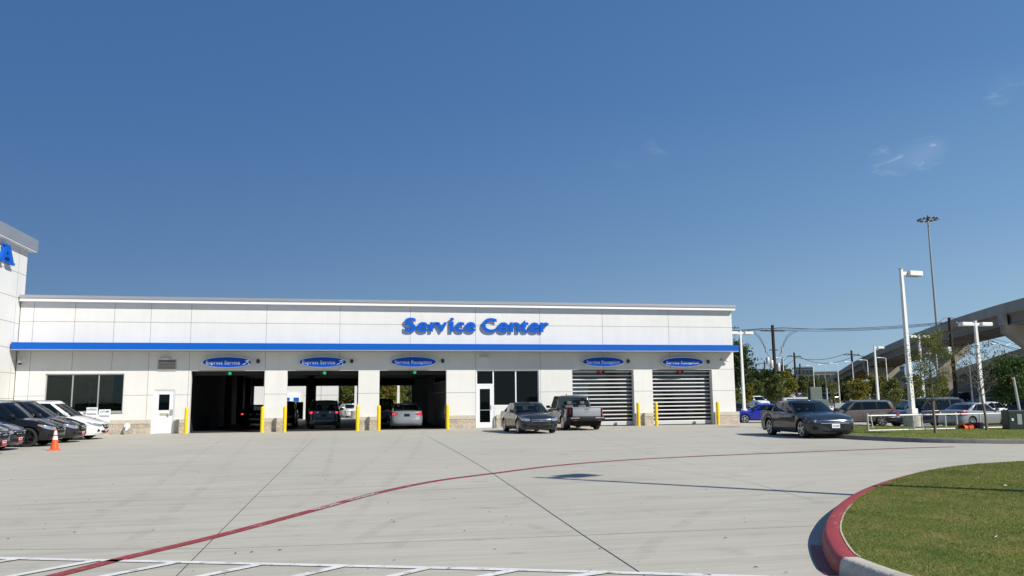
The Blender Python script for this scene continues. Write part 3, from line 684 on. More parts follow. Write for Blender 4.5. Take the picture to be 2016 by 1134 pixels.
# ---- things fixed to the wall
def wall_light(px, py, where):
    x, z = fx(px, py), fz(px, py); r = empty('wall_light', (x, YF, z), 0, 'slim silver wall light '+where, 'wall light', 'slim wall lights under the blue band')
    MB().bbox((-.25, -.16, -.05), (.25, -.001, .05), .015).build('housing', M_ALU, r); MB().box((-.22, -.15, -.058), (.22, -.02, -.051)).build('lens', M_SIGNW, r)
wall_light(325.5, 705.5, 'just above the louvred vent'); wall_light(952.5, 703, 'above the glass entrance door')
bk = [(508.5, 711, 'beside the leftmost oval sign'), (692.5, 711, 'beside the second oval sign'), (871, 710.5, 'beside the middle oval sign'),
      (1235.5, 711, 'beside the oval above the pickup'), (1392.5, 712, 'beside the rightmost oval sign')]
for px, py, wh in bk:
    x, z = fx(px, py), fz(px, py); r = empty('wall_speaker', (x, YF, z), 0, 'small black rounded wall speaker '+wh, 'speaker', 'black speakers beside the oval signs')
    s_ = MB(); s_.bbox((-.085, -.20, -.12), (.085, -.06, .10), .05, seg=3); s_.build('speaker_body', M_BLACK, r, smooth=50); MB().box((-.03, -.06, -.03), (.03, -.001, .03)).build('bracket', M_BLACK, r)
# dome camera by the tower, conduit camera at the right end
x, z = fx(43, 714), fz(43, 714); r = empty('security_camera', (x, YF, z), 0, 'white dome security camera on the wall beside the tall left block', 'camera')
s_ = MB(); s_.box((-.0, -.03, .02), (.16, -.001, .22)); s_.tube((.08, -.02, .13), (.0, -.22, .14), .03); s_.lathe([(.02, .14), (.06, .12), (.11, .02), (.11, -.03)], 16, (0, -.24, 0)); s_.build('camera_housing', M_WTRIM, r, smooth=40)
MB().lathe([(.095, -.031), (.085, -.08), (.05, -.115), (.001, -.125)], 16, (0, -.24, 0)).build('dome', M_BLACK, r, smooth=60)
x, z = fx(1424, 709), fz(1424, 709); r = empty('security_camera', (x, YF, z), 0, 'small grey camera on a bent arm near the right end of the wall', 'camera')
s_ = MB(); s_.lathe([(.09, 0), (.09, -.03), (.05, -.05)], 12, (-.15, -.001, .02), 'y'); s_.path([(-.15, -.04, .02), (0, -.14, .0), (.14, -.16, -.05)], .02); s_.build('arm', M_COP, r); MB().bbox((.1, -.22, -.12), (.26, -.12, -.04), .02).build('camera_body', M_COP, r)
# fire department connection at the foot of the wall
x = fx(253, 846); r = empty('hose_connection', (x, YF-.1, 0), 0, 'white fire hose connection elbow standing out of the stone base', 'standpipe')
s_ = MB(); s_.lathe([(.15, 0), (.15, -.03), (.07, -.04), (.07, -.16)], 16, (-.05, 0, .42), 'y'); s_.path([(-.05, -.15, .42), (-.02, -.26, .42), (.0, -.3, .34), (.0, -.3, .14)], .065, 10); s_.build('pipe', M_WTRIM, r, smooth=40)
s_ = MB(); s_.lathe([(.055, 0), (.075, -.02), (.075, -.07), (.0, -.08)], 12, (-.08, -.33, .17), 'y'); s_.lathe([(.055, 0), (.075, -.02), (.075, -.07), (.0, -.08)], 12, (.08, -.33, .17), 'y'); s_.build('cap', M_ALU, r, smooth=40)
# lane lights over the doors
for px, py, mm_, wh in ((452, 735, M_GREEN, 'green lit lane light over the first open bay from the left'), (639, 734, M_GREEN, 'green lit lane light over the bay with the dark grey crossover'), (817, 733, M_GREEN, 'green lit lane light over the bay with the silver saloon'),
                        (1184, 731.5, M_REDL, 'red lit lane light over the shut door behind the pickup'), (1340, 731.5, M_REDL, 'red lit lane light over the last shut door on the right')):
    x, z = fx(px, py), fz(px, py); sg = -1 if mm_ is M_GREEN else 1
    r = empty('lane_light', (x, YF+.2, z), 0, wh, 'signal light', 'lane lights over the bay doors')
    MB().bbox((-.26 if sg < 0 else -.12, -.08, -.10), (.12 if sg < 0 else .24, .06, .10), .02).build('housing', M_BLACK, r); MB().lathe([(.0, -.10), (.055, -.095), (.085, -.081)], 16, (0, 0, 0), 'y').build('lamp', mm_, r)

# ---- oval signs
def ellipse(cx, cz, a, b_, n=64): return [(cx+a*math.cos(2*math.pi*k/n), cz+b_*math.sin(2*math.pi*k/n)) for k in range(n)]
YS = YF-.30
def oval(px0, px1, pyc, words, wx0, wx1, lab, runner=False):
    a0 = F(px0, pyc, YS).x; a1 = F(px1, pyc, YS).x; zc = F((px0+px1)/2, pyc, YS).z; a = (a1-a0)/2; b_ = .305; cx = (a0+a1)/2
    r = empty('oval_sign', (cx, YF, zc), 0, lab, 'sign', 'blue oval signs over the bays')
    MB().prism(ellipse(0, 0, a, b_), -.30, -.12).build('sign_box', M_SILV, r, smooth=40)
    MB().prism(ellipse(0, 0, a-.045, b_-.034), -.312, -.301).build('sign_face', M_OVAL, r)
    MB().box((-.5, -.119, -.1), (.5, -.001, .1)).build('bracket', M_COP, r)
    vs, fs = text_mesh(words, 1, .004)
    t0 = F(wx0, pyc, YS).x-cx; t1 = F(wx1, pyc, YS).x-cx; t0, t1 = t0+(t1-t0)*.03, t1-(t1-t0)*.03
    dsc = min(v.y for v in vs); asc = max(v.y for v in vs); sc = .175/.70
    vv = fit_text(vs, t0, t1, -.105+dsc*sc, -.105+asc*sc, -.3180, -.3130); MB().add(vv, fs).build('lettering', M_SIGNW, r)
    if runner:
        q = F(488, pyc, YS).x-cx if px0 < 500 else F(673, pyc, YS).x-cx; sx_ = .0031
        rn = MB()
        def seg(p, q_, w0, w1):
            p = Vector(p); q_ = Vector(q_); d_ = (q_-p).normalized(); n_ = Vector((-d_.y, d_.x))
            P4 = [p+n_*w0/2, p-n_*w0/2, q_-n_*w1/2, q_+n_*w1/2]; rn.prism([(v.x, v.y) for v in P4], -.3180-random.Random(len(rn.v)).random()*.003, -.313)
        hx = q-.06
        rn.prism(ellipse(hx+.09, .125, .032, .036, 14), -.3195, -.313)
        seg((hx+.07, .10), (hx-.01, -.0), .065, .05)            # torso
        seg((hx+.06, .085), (hx-.05, .09), .028, .024); seg((hx-.05, .09), (hx-.09, .045), .024, .02)   # rear arm
        seg((hx+.07, .08), (hx+.12, .03), .026, .022); seg((hx+.12, .03), (hx+.175, .075), .022, .018)  # front arm
        seg((hx-.01, .0), (hx+.09, -.03), .042, .03); seg((hx+.09, -.03), (hx+.13, -.125), .03, .02)    # front leg
        seg((hx-.01, .0), (hx-.07, -.075), .045, .03); seg((hx-.07, -.075), (hx-.20, -.12), .03, .012)  # trailing leg
        rn.build('runner_symbol', M_SIGNW, r)
oval(397.5, 496, 713, 'Express Service', 403.5, 474.5, 'blue oval Express Service sign over the first open bay from the left', True)
oval(588, 683, 712.7, 'Express Service', 593, 662, 'blue oval Express Service sign over the bay with the dark grey crossover', True)
oval(769, 859.5, 712.3, 'Service Reception', 775, 852, 'blue oval Service Reception sign over the open bay with the silver saloon')
oval(1146, 1229, 712.2, 'Service Reception', 1153, 1222, 'blue oval Service Reception sign over the shut door behind the pickup')
oval(1303, 1385, 713, 'Service Reception', 1309.5, 1378, 'blue oval Service Reception sign nearest the right end of the wall')

# ---- big letters
SL = [('S', 205, 335, 0, 197, 352), ('e', 345, 468, 0, 245, 354), ('r', 485, 578, 0, 245, 352), ('v', 552, 676, 0, 248, 352), ('i', 706, 749, 0, 197, 352), ('c', 767, 866, 0, 245, 354), ('e', 876, 993, 0, 245, 354),
      ('C', 1062, 1224, 0, 201, 357), ('e', 1236, 1354, 0, 248, 358), ('n', 1366, 1483, 0, 248, 356), ('t', 1487, 1577, 0, 222, 358), ('e', 1583, 1694, 0, 250, 359), ('r', 1701, 1799, 0, 250, 357)]
YL = YF-.20
big = empty('letter_sign', ((F(930, 640, YL).x), YF, 5.6), 0, 'large blue Service Center lettering standing off the white wall', 'sign')
for ch, a, b_, _, t_, bt in SL:
    p = lambda X, Y_: (760+X/5.6, 590+Y_/5.6)
    x0 = F(*p(a, 300), YL).x; x1 = F(*p(b_, 300), YL).x; z0 = F(*p((a+b_)/2, bt), YL).z; z1 = F(*p((a+b_)/2, t_), YL).z
    vs, fs = text_mesh(ch, 1, .026, .1, 6)
    vv = fit_text(vs, x0, x1, z0, z1, YF-.165, YF-.10)
    vv = [(v[0]-big.location.x, v[1]-big.location.y, v[2]-big.location.z) for v in vv]
    # (extrusion front faces the camera side)
    MB().add(vv, fs).build('letter', M_BLUEL, big)

# ---- tall showroom block on the left
TX = -16.85; TY1 = 46.0; TZ = 9.65
tw = empty('showroom_building', (0, 0, 0), 0, 'tall white panelled showroom block with a grey overhanging roof edge at far left', 'building')
MB().box((-40, 28, 0), (TX, TY1, TZ+.05)).build('wall', M_WALL, tw)
tj = MB()
for z in (8.33, 7.04, 5.74, 4.45, 3.18, 1.9): tj.box((TX, 28, z-.012), (TX+.004, TY1, z+.012))
for yy in (44.95, 42.2, 38.5, 34.5): tj.box((TX, yy-.012, .8), (TX+.0045, yy+.012, TZ))
tj.build('panel_joint', M_JNT, tw)
tc_ = MB(); tc_.box((-41, 27.3, TZ+.0), (TX+.30, TY1+.38, TZ+.06), 1); tc_.box((-41, 27.2, TZ+.06), (TX+.33, TY1+.42, TZ+.66)); tc_.build('roof_edge', [M_COP, M_WTRIM], tw)
MB().box((TX, 28, 0), (TX+.1, YF-.1, .74)).build('stone_base', M_STONE, tw)
# blue serif letter A on the side of the block (plane X = const, reading left to right along +Y)
la = empty('letter_sign', (TX, 43, 8.9), 0, 'large blue slab serif letter A high on the tall left block', 'sign')
y0, y1, z0, z1 = 42.05, 43.85, 8.50, 9.40
def AP(u, v): return (y0-43+(y1-y0)*u, z0-8.9+(z1-z0)*v)
sh = [[(.0, 0), (.34, 0), (.34, .13), (.27, .13), (.52, .86), (.36, 1.0), (.30, 1.0), (.06, .13), (0, .13)]]
A_ = MB()
pl = [[(0, 0), (.36, 0), (.36, .13), (0, .13)], [(.58, 0), (1, 0), (1, .13), (.58, .13)], [(.08, .12), (.28, .12), (.56, .99), (.36, .99)], [(.66, .12), (.92, .12), (.62, .99), (.36, .99)], [(.26, .30), (.72, .30), (.70, .44), (.30, .44)], [(.28, .90), (.62, .90), (.62, 1.0), (.28, 1.0)]]
for k, q in enumerate(pl): A_.prism([AP(*p) for p in q], .10, .24+k*.002, 'x')
A_.build('letter', M_BLUEL, la); bk_ = MB(); bk_.box((.001, -.35, .05), (.1, -.25, .15)); bk_.box((.001, .25, -.3), (.1, .35, -.2)); bk_.build('standoff', M_COP, la)

# ---- yellow bollards
BO = [(365.5, 855, 'beside the white personnel door'), (515.5, 853, 'at the right edge of the first open bay'), (560, 850.5, 'at the left edge of the bay with the dark grey crossover'), (703.5, 848.5, 'at the right edge of the bay with the dark grey crossover'),
      (745.5, 847, 'at the left edge of the bay with the silver saloon'), (881, 843, 'at the right edge of the bay with the silver saloon'), (1257.5, 839, 'at the right edge of the shut door behind the pickup'), (1293, 839, 'at the left edge of the last shut door'), (1414.5, 838, 'at the right end of the building')]
bp = None
for px, py, wh in BO:
    x = F(px, py, YF-.75).x
    r = empty('bollard', (x, YF-.75, 0), 0, 'yellow steel bollard '+wh, 'bollard', 'yellow bollards guarding the bay doors')
    if bp is None:
        bp = MB().lathe([(.095, 0), (.095, 1.26), (.09, 1.30), (.07, 1.34), (.03, 1.365), (0, 1.37)], 20).build('post', M_YEL, r, smooth=40)
    else:
        c = bp.copy(); C.objects.link(c); c.parent = r
# ---- traffic cone
p = G(107, 886.5); r = empty('traffic_cone', p, .3, 'orange traffic cone with two white bands in front of the parked cars', 'traffic cone')
MB().bbox((-.19, -.19, 0), (.19, .19, .035), .012).build('cone_base', M_ORANGE, r)
def cr(z): return .135-(.135-.028)*(z-.035)/.68
MB().lathe([(cr(.035), .035), (cr(.715), .715), (.015, .72)], 24).build('cone_body', M_ORANGE, r, smooth=40)
for a, b_ in ((.36, .47), (.53, .66)): MB().lathe([(cr(a)+.003, a), (cr(b_)+.003, b_)], 24).build('reflective_band', M_WTRIM, r, smooth=40)
# ---- two customer parking signs near the white van
for px, py, wd, wh, words in ((181, 812, .50, 'half hidden behind the bonnet of the white minivan', 'EXPRESS'), (206, 816, .52, 'right of the white minivan front', 'CUSTOMER')):
    q = F(px, py, 42.6); r = empty('parking_sign', (q.x, q.y, 0), 0, 'small white parking placard on a post '+wh, 'sign', 'small parking placards before the office window')
    MB().tube((0, .03, 0), (0, .03, q.z+.25), .02).build('post', M_GALV, r); 
    MB().bbox((-wd/2, -.01, q.z-.38), (wd/2, .008, q.z+.24), .004).build('panel', M_SIGNW, r)
    for k, (tx, zz) in enumerate(((words, .09), ('PARKING', -.13))):
        vs, fs = text_mesh(tx, 1, .02); MB().add(fit_text(vs, -wd/2+.04, wd/2-.04, q.z+zz, q.z+zz+.10, -.016, -.0125), fs).build('lettering', M_BLACK, r)

# ================================================================== VEHICLES
def paint(name, col, metal=.0, rough=.5):
    return mat('car_paint_'+name, col, rough, metal, coat=1.0, spec=.12)
M_CGL = glassmat('car_glass', (.36, .44, .44), .55); M_CGLT = glassmat('car_glass_tinted', (.10, .12, .13), .35)
M_TRIM = mat('car_black_trim', (.008, .008, .009), .55, spec=.25); M_CHR = mat('chrome', (.75, .76, .78), .12, 1.0); M_RIM = mat('alloy_rim', (.58, .59, .61), .3, .85); M_RIMD = mat('dark_rim', (.03, .03, .033), .35, .6)
M_HL = mat('headlamp', (.42, .46, .50), .12, .6, coat=1); M_HLD = mat('headlamp_dark', (.10, .11, .12), .1, .5, coat=1); M_TL = mat('tail_lamp', (.28, .008, .012), .15, coat=1)
M_TLON = mat('tail_lamp_lit', (.5, .01, .02), .2, emit=(1, .03, .05), estr=1.6); M_SEAT = mat('car_seat', (.10, .10, .095), .8); M_UND = mat('car_underbody', (.006, .006, .006), .9)
M_PLW = mat('plate_white', (.72, .74, .78), .5); M_PLR = mat('plate_red', (.55, .03, .04), .5); M_AMB = mat('amber_lamp', (.6, .18, .02), .25, coat=1)
def sm(pts, x, w=.05):
    xs = [p[0] for p in pts]; ys = [p[1] for p in pts]
    return float(np.interp([x-w, x-w/2, x, x+w/2, x+w], xs, ys).mean())
STY = dict(
 sedan=dict(L=4.90, W=1.85, H=1.46, wb=2.81, fo=.94, R=.335, zs=.19, cowl=.28, ftop=.425, rtop=.70, rbase=.87, crown=.055, hc=.07, topw=.76, tr=.10,
   zt=[(0, .70), (.015, .74), (.05, .785), (.12, .835), (.22, .888), (.29, .92), (.4, .94), (.6, .965), (.8, 1.01), (.9, 1.02), (.975, .99), (1, .93)],
   fp=[(.15, .12), (.25, .02), (.38, .0), (.58, .0), (.67, .02), (.73, .06), (.80, .13)], rp=[(.15, .16), (.3, .02), (.5, .0), (.62, .03), (.85, .06), (.98, .06), (1.05, .10)],
   win=[(.335, .458, .545, .54), (.56, .555, .705, .635), (.72, .646, .785, .662)]),
 suv=dict(L=4.58, W=1.84, H=1.69, wb=2.65, fo=.90, R=.355, zs=.24, cowl=.235, ftop=.375, rtop=.93, rbase=.985, crown=.05, hc=.06, topw=.80, tr=.07,
   zt=[(0, .72), (.02, .80), (.06, .87), (.12, .94), (.2, .99), (.25, 1.015), (.4, 1.03), (.7, 1.06), (.95, 1.09), (1, 1.08)],
   fp=[(.2, .13), (.32, .03), (.45, .0), (.62, .0), (.75, .04), (.82, .09), (.9, .18)], rp=[(.2, .14), (.36, .02), (.55, .0), (.65, .05), (.9, .07), (1.08, .09)],
   win=[(.285, .405, .505, .505), (.525, .52, .715, .705), (.735, .725, .93, .865)]),
 van=dict(L=5.16, W=1.99, H=1.745, wb=3.0, fo=.98, R=.35, zs=.20, cowl=.20, ftop=.375, rtop=.945, rbase=.985, crown=.05, hc=.06, topw=.80, tr=.09,
   zt=[(0, .68), (.02, .76), (.06, .84), (.12, .92), (.2, 1.0), (.25, 1.02), (.45, 1.03), (.6, .98), (.8, .98), (1, 1.03)],
   fp=[(.15, .15), (.28, .03), (.42, .0), (.58, .0), (.72, .05), (.8, .11), (.88, .2)], rp=[(.2, .14), (.35, .02), (.55, .0), (.65, .05), (.9, .07), (1.08, .09)],
   win=[(.27, .41, .47, .47), (.49, .485, .70, .69), (.72, .71, .94, .885)]),
 pickup=dict(L=5.33, W=1.995, H=1.80, wb=3.18, fo=.96, R=.375, zs=.30, cowl=.235, ftop=.345, rtop=.585, rbase=.625, crown=.05, hc=.05, topw=.84, tr=.07,
   zt=[(0, .80), (.02, .88), (.06, .97), (.14, 1.03), (.25, 1.07), (.4, 1.09), (.64, 1.12), (.95, 1.16), (1, 1.16)],
   fp=[(.25, .1), (.38, .02), (.5, .0), (.75, .0), (.85, .03), (.95, .1)], rp=[(.3, .42), (.48, .30), (.54, .03), (.66, .07), (1.14, .085)],
   win=[(.27, .365, .44, .44), (.455, .455, .575, .56)]))
RX = random.Random(3)
def make_rim(n, kind, R, Wd, dark=False):
    """rim in local coords: axle along y, outer face at +y"""
    mb = MB(); r0 = R*.70
    mb.lathe([(r0+.012, -.0), (r0+.012, .01), (r0-.01, .008), (r0-.022, -.02), (r0-.03, -.12)], 28, (0, 0, 0), 'y', 0)
    mb.lathe([(.001, .004), (.03, .004), (.055, -.004), (.065, -.03)], 14, (0, 0, 0), 'y', 0)
    for k in range(n):
        for s_ in ((-1, 1) if kind == 'twin' else (0,)):
            a0 = 2*math.pi*k/n; a1 = a0+s_*.17+(.28 if kind == 'swirl' else 0)
            w0, w1 = (.022, .015) if kind != 'wide' else (.034, .038)
            if kind == 'swirl': w0, w1 = .030, .012
            c0 = Vector((math.cos(a0), 0, math.sin(a0))); c1 = Vector((math.cos(a1), 0, math.sin(a1))); n0 = Vector((-c0.z, 0, c0.x)); n1 = Vector((-c1.z, 0, c1.x))
            p = [c0*.045-n0*w0, c0*.045+n0*w0, c1*(r0-.01)+n1*w1*1.5, c1*(r0-.01)-n1*w1*1.5]
            f = [q+Vector((0, -.004, 0)) for q in p[:2]]+[q+Vector((0, .002, 0)) for q in p[2:]]; bk = [q+Vector((0, -.04, 0)) for q in p]
            mb.add(f+bk, [(0, 1, 2, 3), (7, 6, 5, 4), (0, 4, 5, 1), (1, 5, 6, 2), (2, 6, 7, 3), (3, 7, 4, 0)], 0)
    mb.lathe([(.001, -.06), (r0-.03, -.06)], 24, (0, 0, 0), 'y', 1)
    return mb
WH = {}
def wheel_meshes(R, kind, dark):
    key = (R, kind, dark)
    if key in WH: return WH[key]
    ty = MB().lathe([(R*.71, -.20), (R*.80, -.215), (R*.95, -.212), (R, -.18), (R+.002, -.1), (R, -.03), (R*.95, .0), (R*.82, .008), (R*.71, .0), (R*.69, -.03)], 36, (0, 0, 0), 'y')
    t_ = ty.build('tyre', M_RUB, smooth=50); n = {'twin': 5, 'swirl': 5, 'wide': 6, 'plain': 7, 'ten': 9}[kind]
    r_ = make_rim(n, kind, R, .2).build('rim', [M_RIMD if dark else M_RIM, M_UND], smooth=35)
    me = (t_.data, r_.data); bpy.data.objects.remove(t_); bpy.data.objects.remove(r_); WH[key] = me; return me

def build_car(style, pm, label, cat, loc, heading, group=None, hi=True, over=None, rim='twin', rimdark=False, tint=False, lamps='norm', plate_f='none', plate_r='black', emblem=True, grille='bars', windows_open=None, name='parked_car', tail='c', paint2=None):
    """heading = direction the nose points, radians from +X"""
    P = dict(STY[style]); P.update(over or {})
    L, Wd, H, wb, R = P['L'], P['W'], P['H'], P['wb'], P['R']; hw = Wd/2; xF = L/2; xR = -L/2
    xwf = xF-P['fo']; xwr = xwf-wb; Ra = R+.055; X = lambda u: xF-u*L
    ztop = lambda x: sm(P['zt'], (xF-x)/L, .012)
    fp, rp = P['fp'], P['rp']
    # plan curve (left half), nose centre to tail centre
    plan = []
    af, ar = .66, .55; nf, nr = 3.0, 3.4; NF = 22 if hi else 12
    for k in range(NF):
        th = math.pi/2*(k/NF)**.85; plan.append((xF-af+af*max(0, math.cos(th))**(2/nf), hw*math.sin(th)**(2/nf)))
    xs_ = list(np.linspace(xF-af, xR+ar, 62 if hi else 34)); plan += [(x, hw-.02*((x)/(L/2))**2*1.0+0) for x in xs_]
    for k in range(1, NF+1):
        th = math.pi/2*(1-(1-k/NF)**(1/.85) if False else k/NF); plan.append((xR+ar-ar*math.sin(th)**(2/nr), (hw-.006)*max(0, math.cos(th))**(2/nr)))
    plan = np.array(plan); seg = np.r_[0, np.cumsum(np.hypot(*np.diff(plan, axis=0).T))]; ST = seg[-1]
    def plan_at(s): return float(np.interp(abs(s), seg, plan[:, 0])), float(np.interp(abs(s), seg, plan[:, 1]))*(1 if s >= 0 else -1)
    zsill = P['zs']; zr = (zsill, .34, .62, .86, 1.12)
    wp = [(zsill, .925), (.30, .965), (.50, .992), (.66, 1.0), (.80, .985), (1.02, .945), (1.2, .925)]
    def pos(s, z):
        x0, y0 = plan_at(s)
        wf = S((x0-(xwf+.05))/(xF-xwf-.15)); wr = S(((xwr-.05)-x0)/(xwr-xR-.15))
        zz = ztop(x0); 
        dx = -sm(fp, z, .03)*wf + sm(rp, z, .03)*wr
        sc = sm(wp, z, .04); sc = 1-(1-sc)*(.6+.4*(1-max(wf, wr)))
        fl = 0
        for xw in (xwf, xwr):
            d_ = math.hypot(x0-xw, z-R); fl += .016*math.exp(-((d_-Ra)/.10)**2) if abs(y0) > hw*.6 else 0
        return Vector((x0+dx, y0*sc+(fl if y0 > 0 else -fl), z))
    def zbot(x0, y0):
        z = zsill
        if abs(y0) > hw*.55:
            for xw in (xwf, xwr):
                if abs(x0-xw) < Ra: z = max(z, R+math.sqrt(Ra*Ra-(x0-xw)**2))
        return z
    root = empty(name, (loc[0], loc[1], loc[2]), heading, label, cat, group)
    NR = 12 if hi else 7
    cols = [s for s in seg]; left = []; 
    for s in cols:
        x0, y0 = plan_at(s); zb = zbot(x0, y0); zt_ = ztop(x0); col = []
        for i in range(NR+1):
            z = zb+(zt_-.03-zb)*i/NR; col.append(pos(s, z))
        e = pos(s, zt_); col.append(Vector((e.x-.004*(1 if x0 > 0 else -1), e.y*.985, zt_-.010))); k_ = .965
        wf = 1 if x0 > xwf else 0
        col.append(Vector((e.x*.995, e.y*k_, zt_))); col.append(Vector((e.x*.99, e.y*.90, zt_+.004)))
        left.append(col)
    body = MB(); n0 = len(left); full = left+[[Vector((p.x, -p.y, p.z)) for p in c] for c in left[::-1][0:]]
    body.grid(full, 0, False)
    # top caps (bonnet, boot) with crown; the cabin span stays open
    xa = X(P['cowl'])-.45; xb = X(P['rbase'])+(.34 if style == 'sedan' else .05); K = 10
    cap_rows = {'f': [], 'r': []}
    openbed = style == 'pickup'
    for j, col in enumerate(left):
        e = col[-1]; reg = 'f' if e.x > xa else ('r' if (e.x < xb and not openbed) else None)
        if reg is None: continue
        row = []
        for k in range(K+1):
            q = 1-2*k/K; cr_ = P['hc'] if reg == 'f' else .03
            fade = S((xF-e.x)/.5) if reg == 'f' else S((e.x-xR)/.25)
            ridge = .012*math.exp(-((abs(q)-.62)/.12)**2) if reg == 'f' else 0
            row.append(Vector((e.x, e.y*q, e.z+cr_*(1-abs(q)**2.4)*fade+ridge*fade)))
        cap_rows[reg].append(row)
    for reg in cap_rows:
        if len(cap_rows[reg]) > 1: body.grid(cap_rows[reg], 0)
    bo = body.build('body', [pm], root, smooth=38)
    # underbody and wheel wells
    ub = MB(); ub.box((xR+.18, -hw+.30, zsill-.0), (xF-.22, hw-.30, min(.5, R+.1))); ub.box((xwr+Ra-.0, -hw*.9, zsill+.02), (xwf-Ra, hw*.9, .40))
    for xw in (xwf, xwr):
        for sg in (-1, 1):
            pr = [((Ra+.02)*math.cos(a), (Ra+.02)*math.sin(a)) for a in np.linspace(0, math.pi, 14)]
            ub.grid([[(xw+a, sg*(hw-.33), R+b_), (xw+a, sg*(hw-.05), R+b_)] for a, b_ in pr]); ub.add([(xw+a, sg*(hw-.33), R+b_) for a, b_ in pr]+[(xw+Ra, sg*(hw-.33), .12), (xw-Ra, sg*(hw-.33), .12)], [tuple(range(16))])
    ub.box((xR+.25, -hw*.8, .24), (xwr-Ra, hw*.8, .5)); ub.box((xwf+Ra*.9, -hw*.78, zsill+.01), (xF-.25, hw*.78, .5)); ub.build('underbody', M_UND, root)
    # ---- greenhouse
    cw, ft, rt_, rb = X(P['cowl']), X(P['ftop']), X(P['rtop']), X(P['rbase']); bulF, bulR = .26, .14 if style == 'sedan' else .07
    ts = [0, .05, .2, .35, .5, .65, .8, .9, 1.0]; zroof = H-P['crown']
    xm_ = (ft+rt_)/2; hl = (ft-rt_)/2+.25
    wtop = hw*P['topw']
    def gz(x, t, yf, xb_):
        zb_ = ztop(xb_)+ (P['hc']*(1-yf*yf) if xb_ > 0 else .03*(1-yf*yf))-.02
        zt_ = zroof-.045*min(1.6, ((x-xm_)/hl)**2)
        return zb_+(zt_-zb_)*t
    def xfr(t): return cw+(ft-cw)*t+.05*4*t*(1-t)*(1 if style != 'pickup' else .5)
    def xrr(t): return rb+(rt_-rb)*t-.045*4*t*(1-t)*(1 if style == 'sedan' else .3)
    def wt(t): return hw*.925+(wtop-hw*.925)*(t**1.15)
    keys = []   # columns: (kind, value)
    for yf in (0, .2, .4, .6, .78, .90): keys.append(('f', yf, None))
    keys.append(('f', .97, None))
    _s0, _s1 = P['cowl']+bulF/L+.005, P['ftop']+bulF/L+.002; _e0, _e1 = P['rbase']-bulR/L-.004, P['rtop']-bulR/L*.9-.002
    wins = [list(q) for q in P['win']]; wins[0][0] = max(wins[0][0], _s0+.012); wins[0][1] = max(wins[0][1], _s1+.008); wins[-1][2] = min(wins[-1][2], _e0-.014); wins[-1][3] = min(wins[-1][3], _e1-.008)
    sidek = [('s', (P['cowl']+.012*0+bulF*1.0/L+.005, P['ftop']+bulF/L+.002), 'p')]
    for wi, (b0, t0, b1, t1) in enumerate(wins):
        sidek.append(('s', (b0, t0), 'w%d' % wi)); n_ = 3 if hi else 2
        for k in range(1, n_): sidek.append(('s', (b0+(b1-b0)*k/n_, t0+(t1-t0)*k/n_), 'w%d' % wi))
        last = wi == len(wins)-1
        sidek.append(('s', (b1, t1), 'c' if last else 'b'))
    sidek.append(('s', (P['rbase']-bulR/L-.004, P['rtop']-bulR/L*.9-.002), 'e'))
    keys += sidek
    for yf in (.96, .88, .75, .5, .25, 0): keys.append(('r', yf, None))
    def gp(key, t):
        kd, v, _ = key; w = wt(t)
        if kd == 'f': xb_ = cw-bulF*v**2.2; return Vector((xfr(t)-bulF*v**2.2, w*v, gz(xfr(t)-bulF*v**2.2, t, v, xb_)))
        if kd == 'r': xb_ = rb+bulR*v**2.2; return Vector((xrr(t)+bulR*v**2.2, w*v, gz(xrr(t)+bulR*v**2.2, t, v, xb_)))
        ub_, ut_ = v; x = X(ub_+(ut_-ub_)*t); fr_ = (x-0)/(L/2); ww = w*(1-.0*fr_*fr_)
        e0, e1 = X(sidek[0][1][0]), X(sidek[-1][1][0]); 
        tp = 1-.035*max(0, ((x-xm_)/hl))**2-.05*max(0, (-(x-xm_)/hl))**3
        return Vector((x, ww*tp, gz(x, t, 1, X(ub_))))
    shell = MB(); parts = {}
    for side in (1, -1):
        for j in range(len(keys)-1):
            for i in range(len(ts)-1):
                q = [gp(keys[j], ts[i]), gp(keys[j+1], ts[i]), gp(keys[j+1], ts[i+1]), gp(keys[j], ts[i+1])]
                q = [Vector((p.x, p.y*side, p.z)) for p in q]
                kd, v, tg = keys[j]; tgt = None; inr = 0 < i < len(ts)-2
                if kd == 'f' and v < .89 and keys[j+1][0] == 'f': tgt = 'windscreen' if i < len(ts)-2 else None
                elif kd == 'r' and keys[j][1] <= .89 or (kd == 'r' and v == .96 and False): tgt = 'rear_window' if inr else None
                elif tg and tg.startswith('w') and inr: tgt = 'side_window%s%d' % (tg[1:], side)
                if tgt: parts.setdefault(tgt, MB()).add(q, [(0, 1, 2, 3)])
                else: shell.add(q, [(0, 1, 2, 3)], 1 if (tg == 'b' and inr) or (kd == 'f' and i == 0) else 0)
    # roof cap
    rows = []
    for key in keys:
        e = gp(key, 1.0); rows.append(e)
    RK = 8; grid_ = []
    for e in rows:
        row = []
        for k in range(RK+1):
            q = 1-2*k/RK; row.append(Vector((e.x, e.y*q, e.z+P['crown']*(1-abs(q)**2.6))))
        grid_.append(row)
    shell.grid(grid_, 0)
    bm = None
    cabin = shell.build('cabin_shell', [pm, M_TRIM], root, smooth=40, weld=True)
    for k_, mb in parts.items():
        nm = 'side_window' if k_.startswith('side') else k_
        gm = M_CGLT if (tint and (k_ not in ('windscreen',) and not k_.startswith('side_window0'))) else M_CGL
        mb.build(nm, gm, root, smooth=60, weld=True)
    # ---- patches that follow the skin
    def s_y(yv): 
        ys_ = plan[:NF, 1]; return float(np.interp(yv, ys_, seg[:NF]))
    def s_x(xv): return float(np.interp(-xv, -plan[:, 0], seg))
    def s_yr(yv): return ST-float(np.interp(yv, plan[::-1][:NF, 1], (ST-seg[::-1][:NF])))
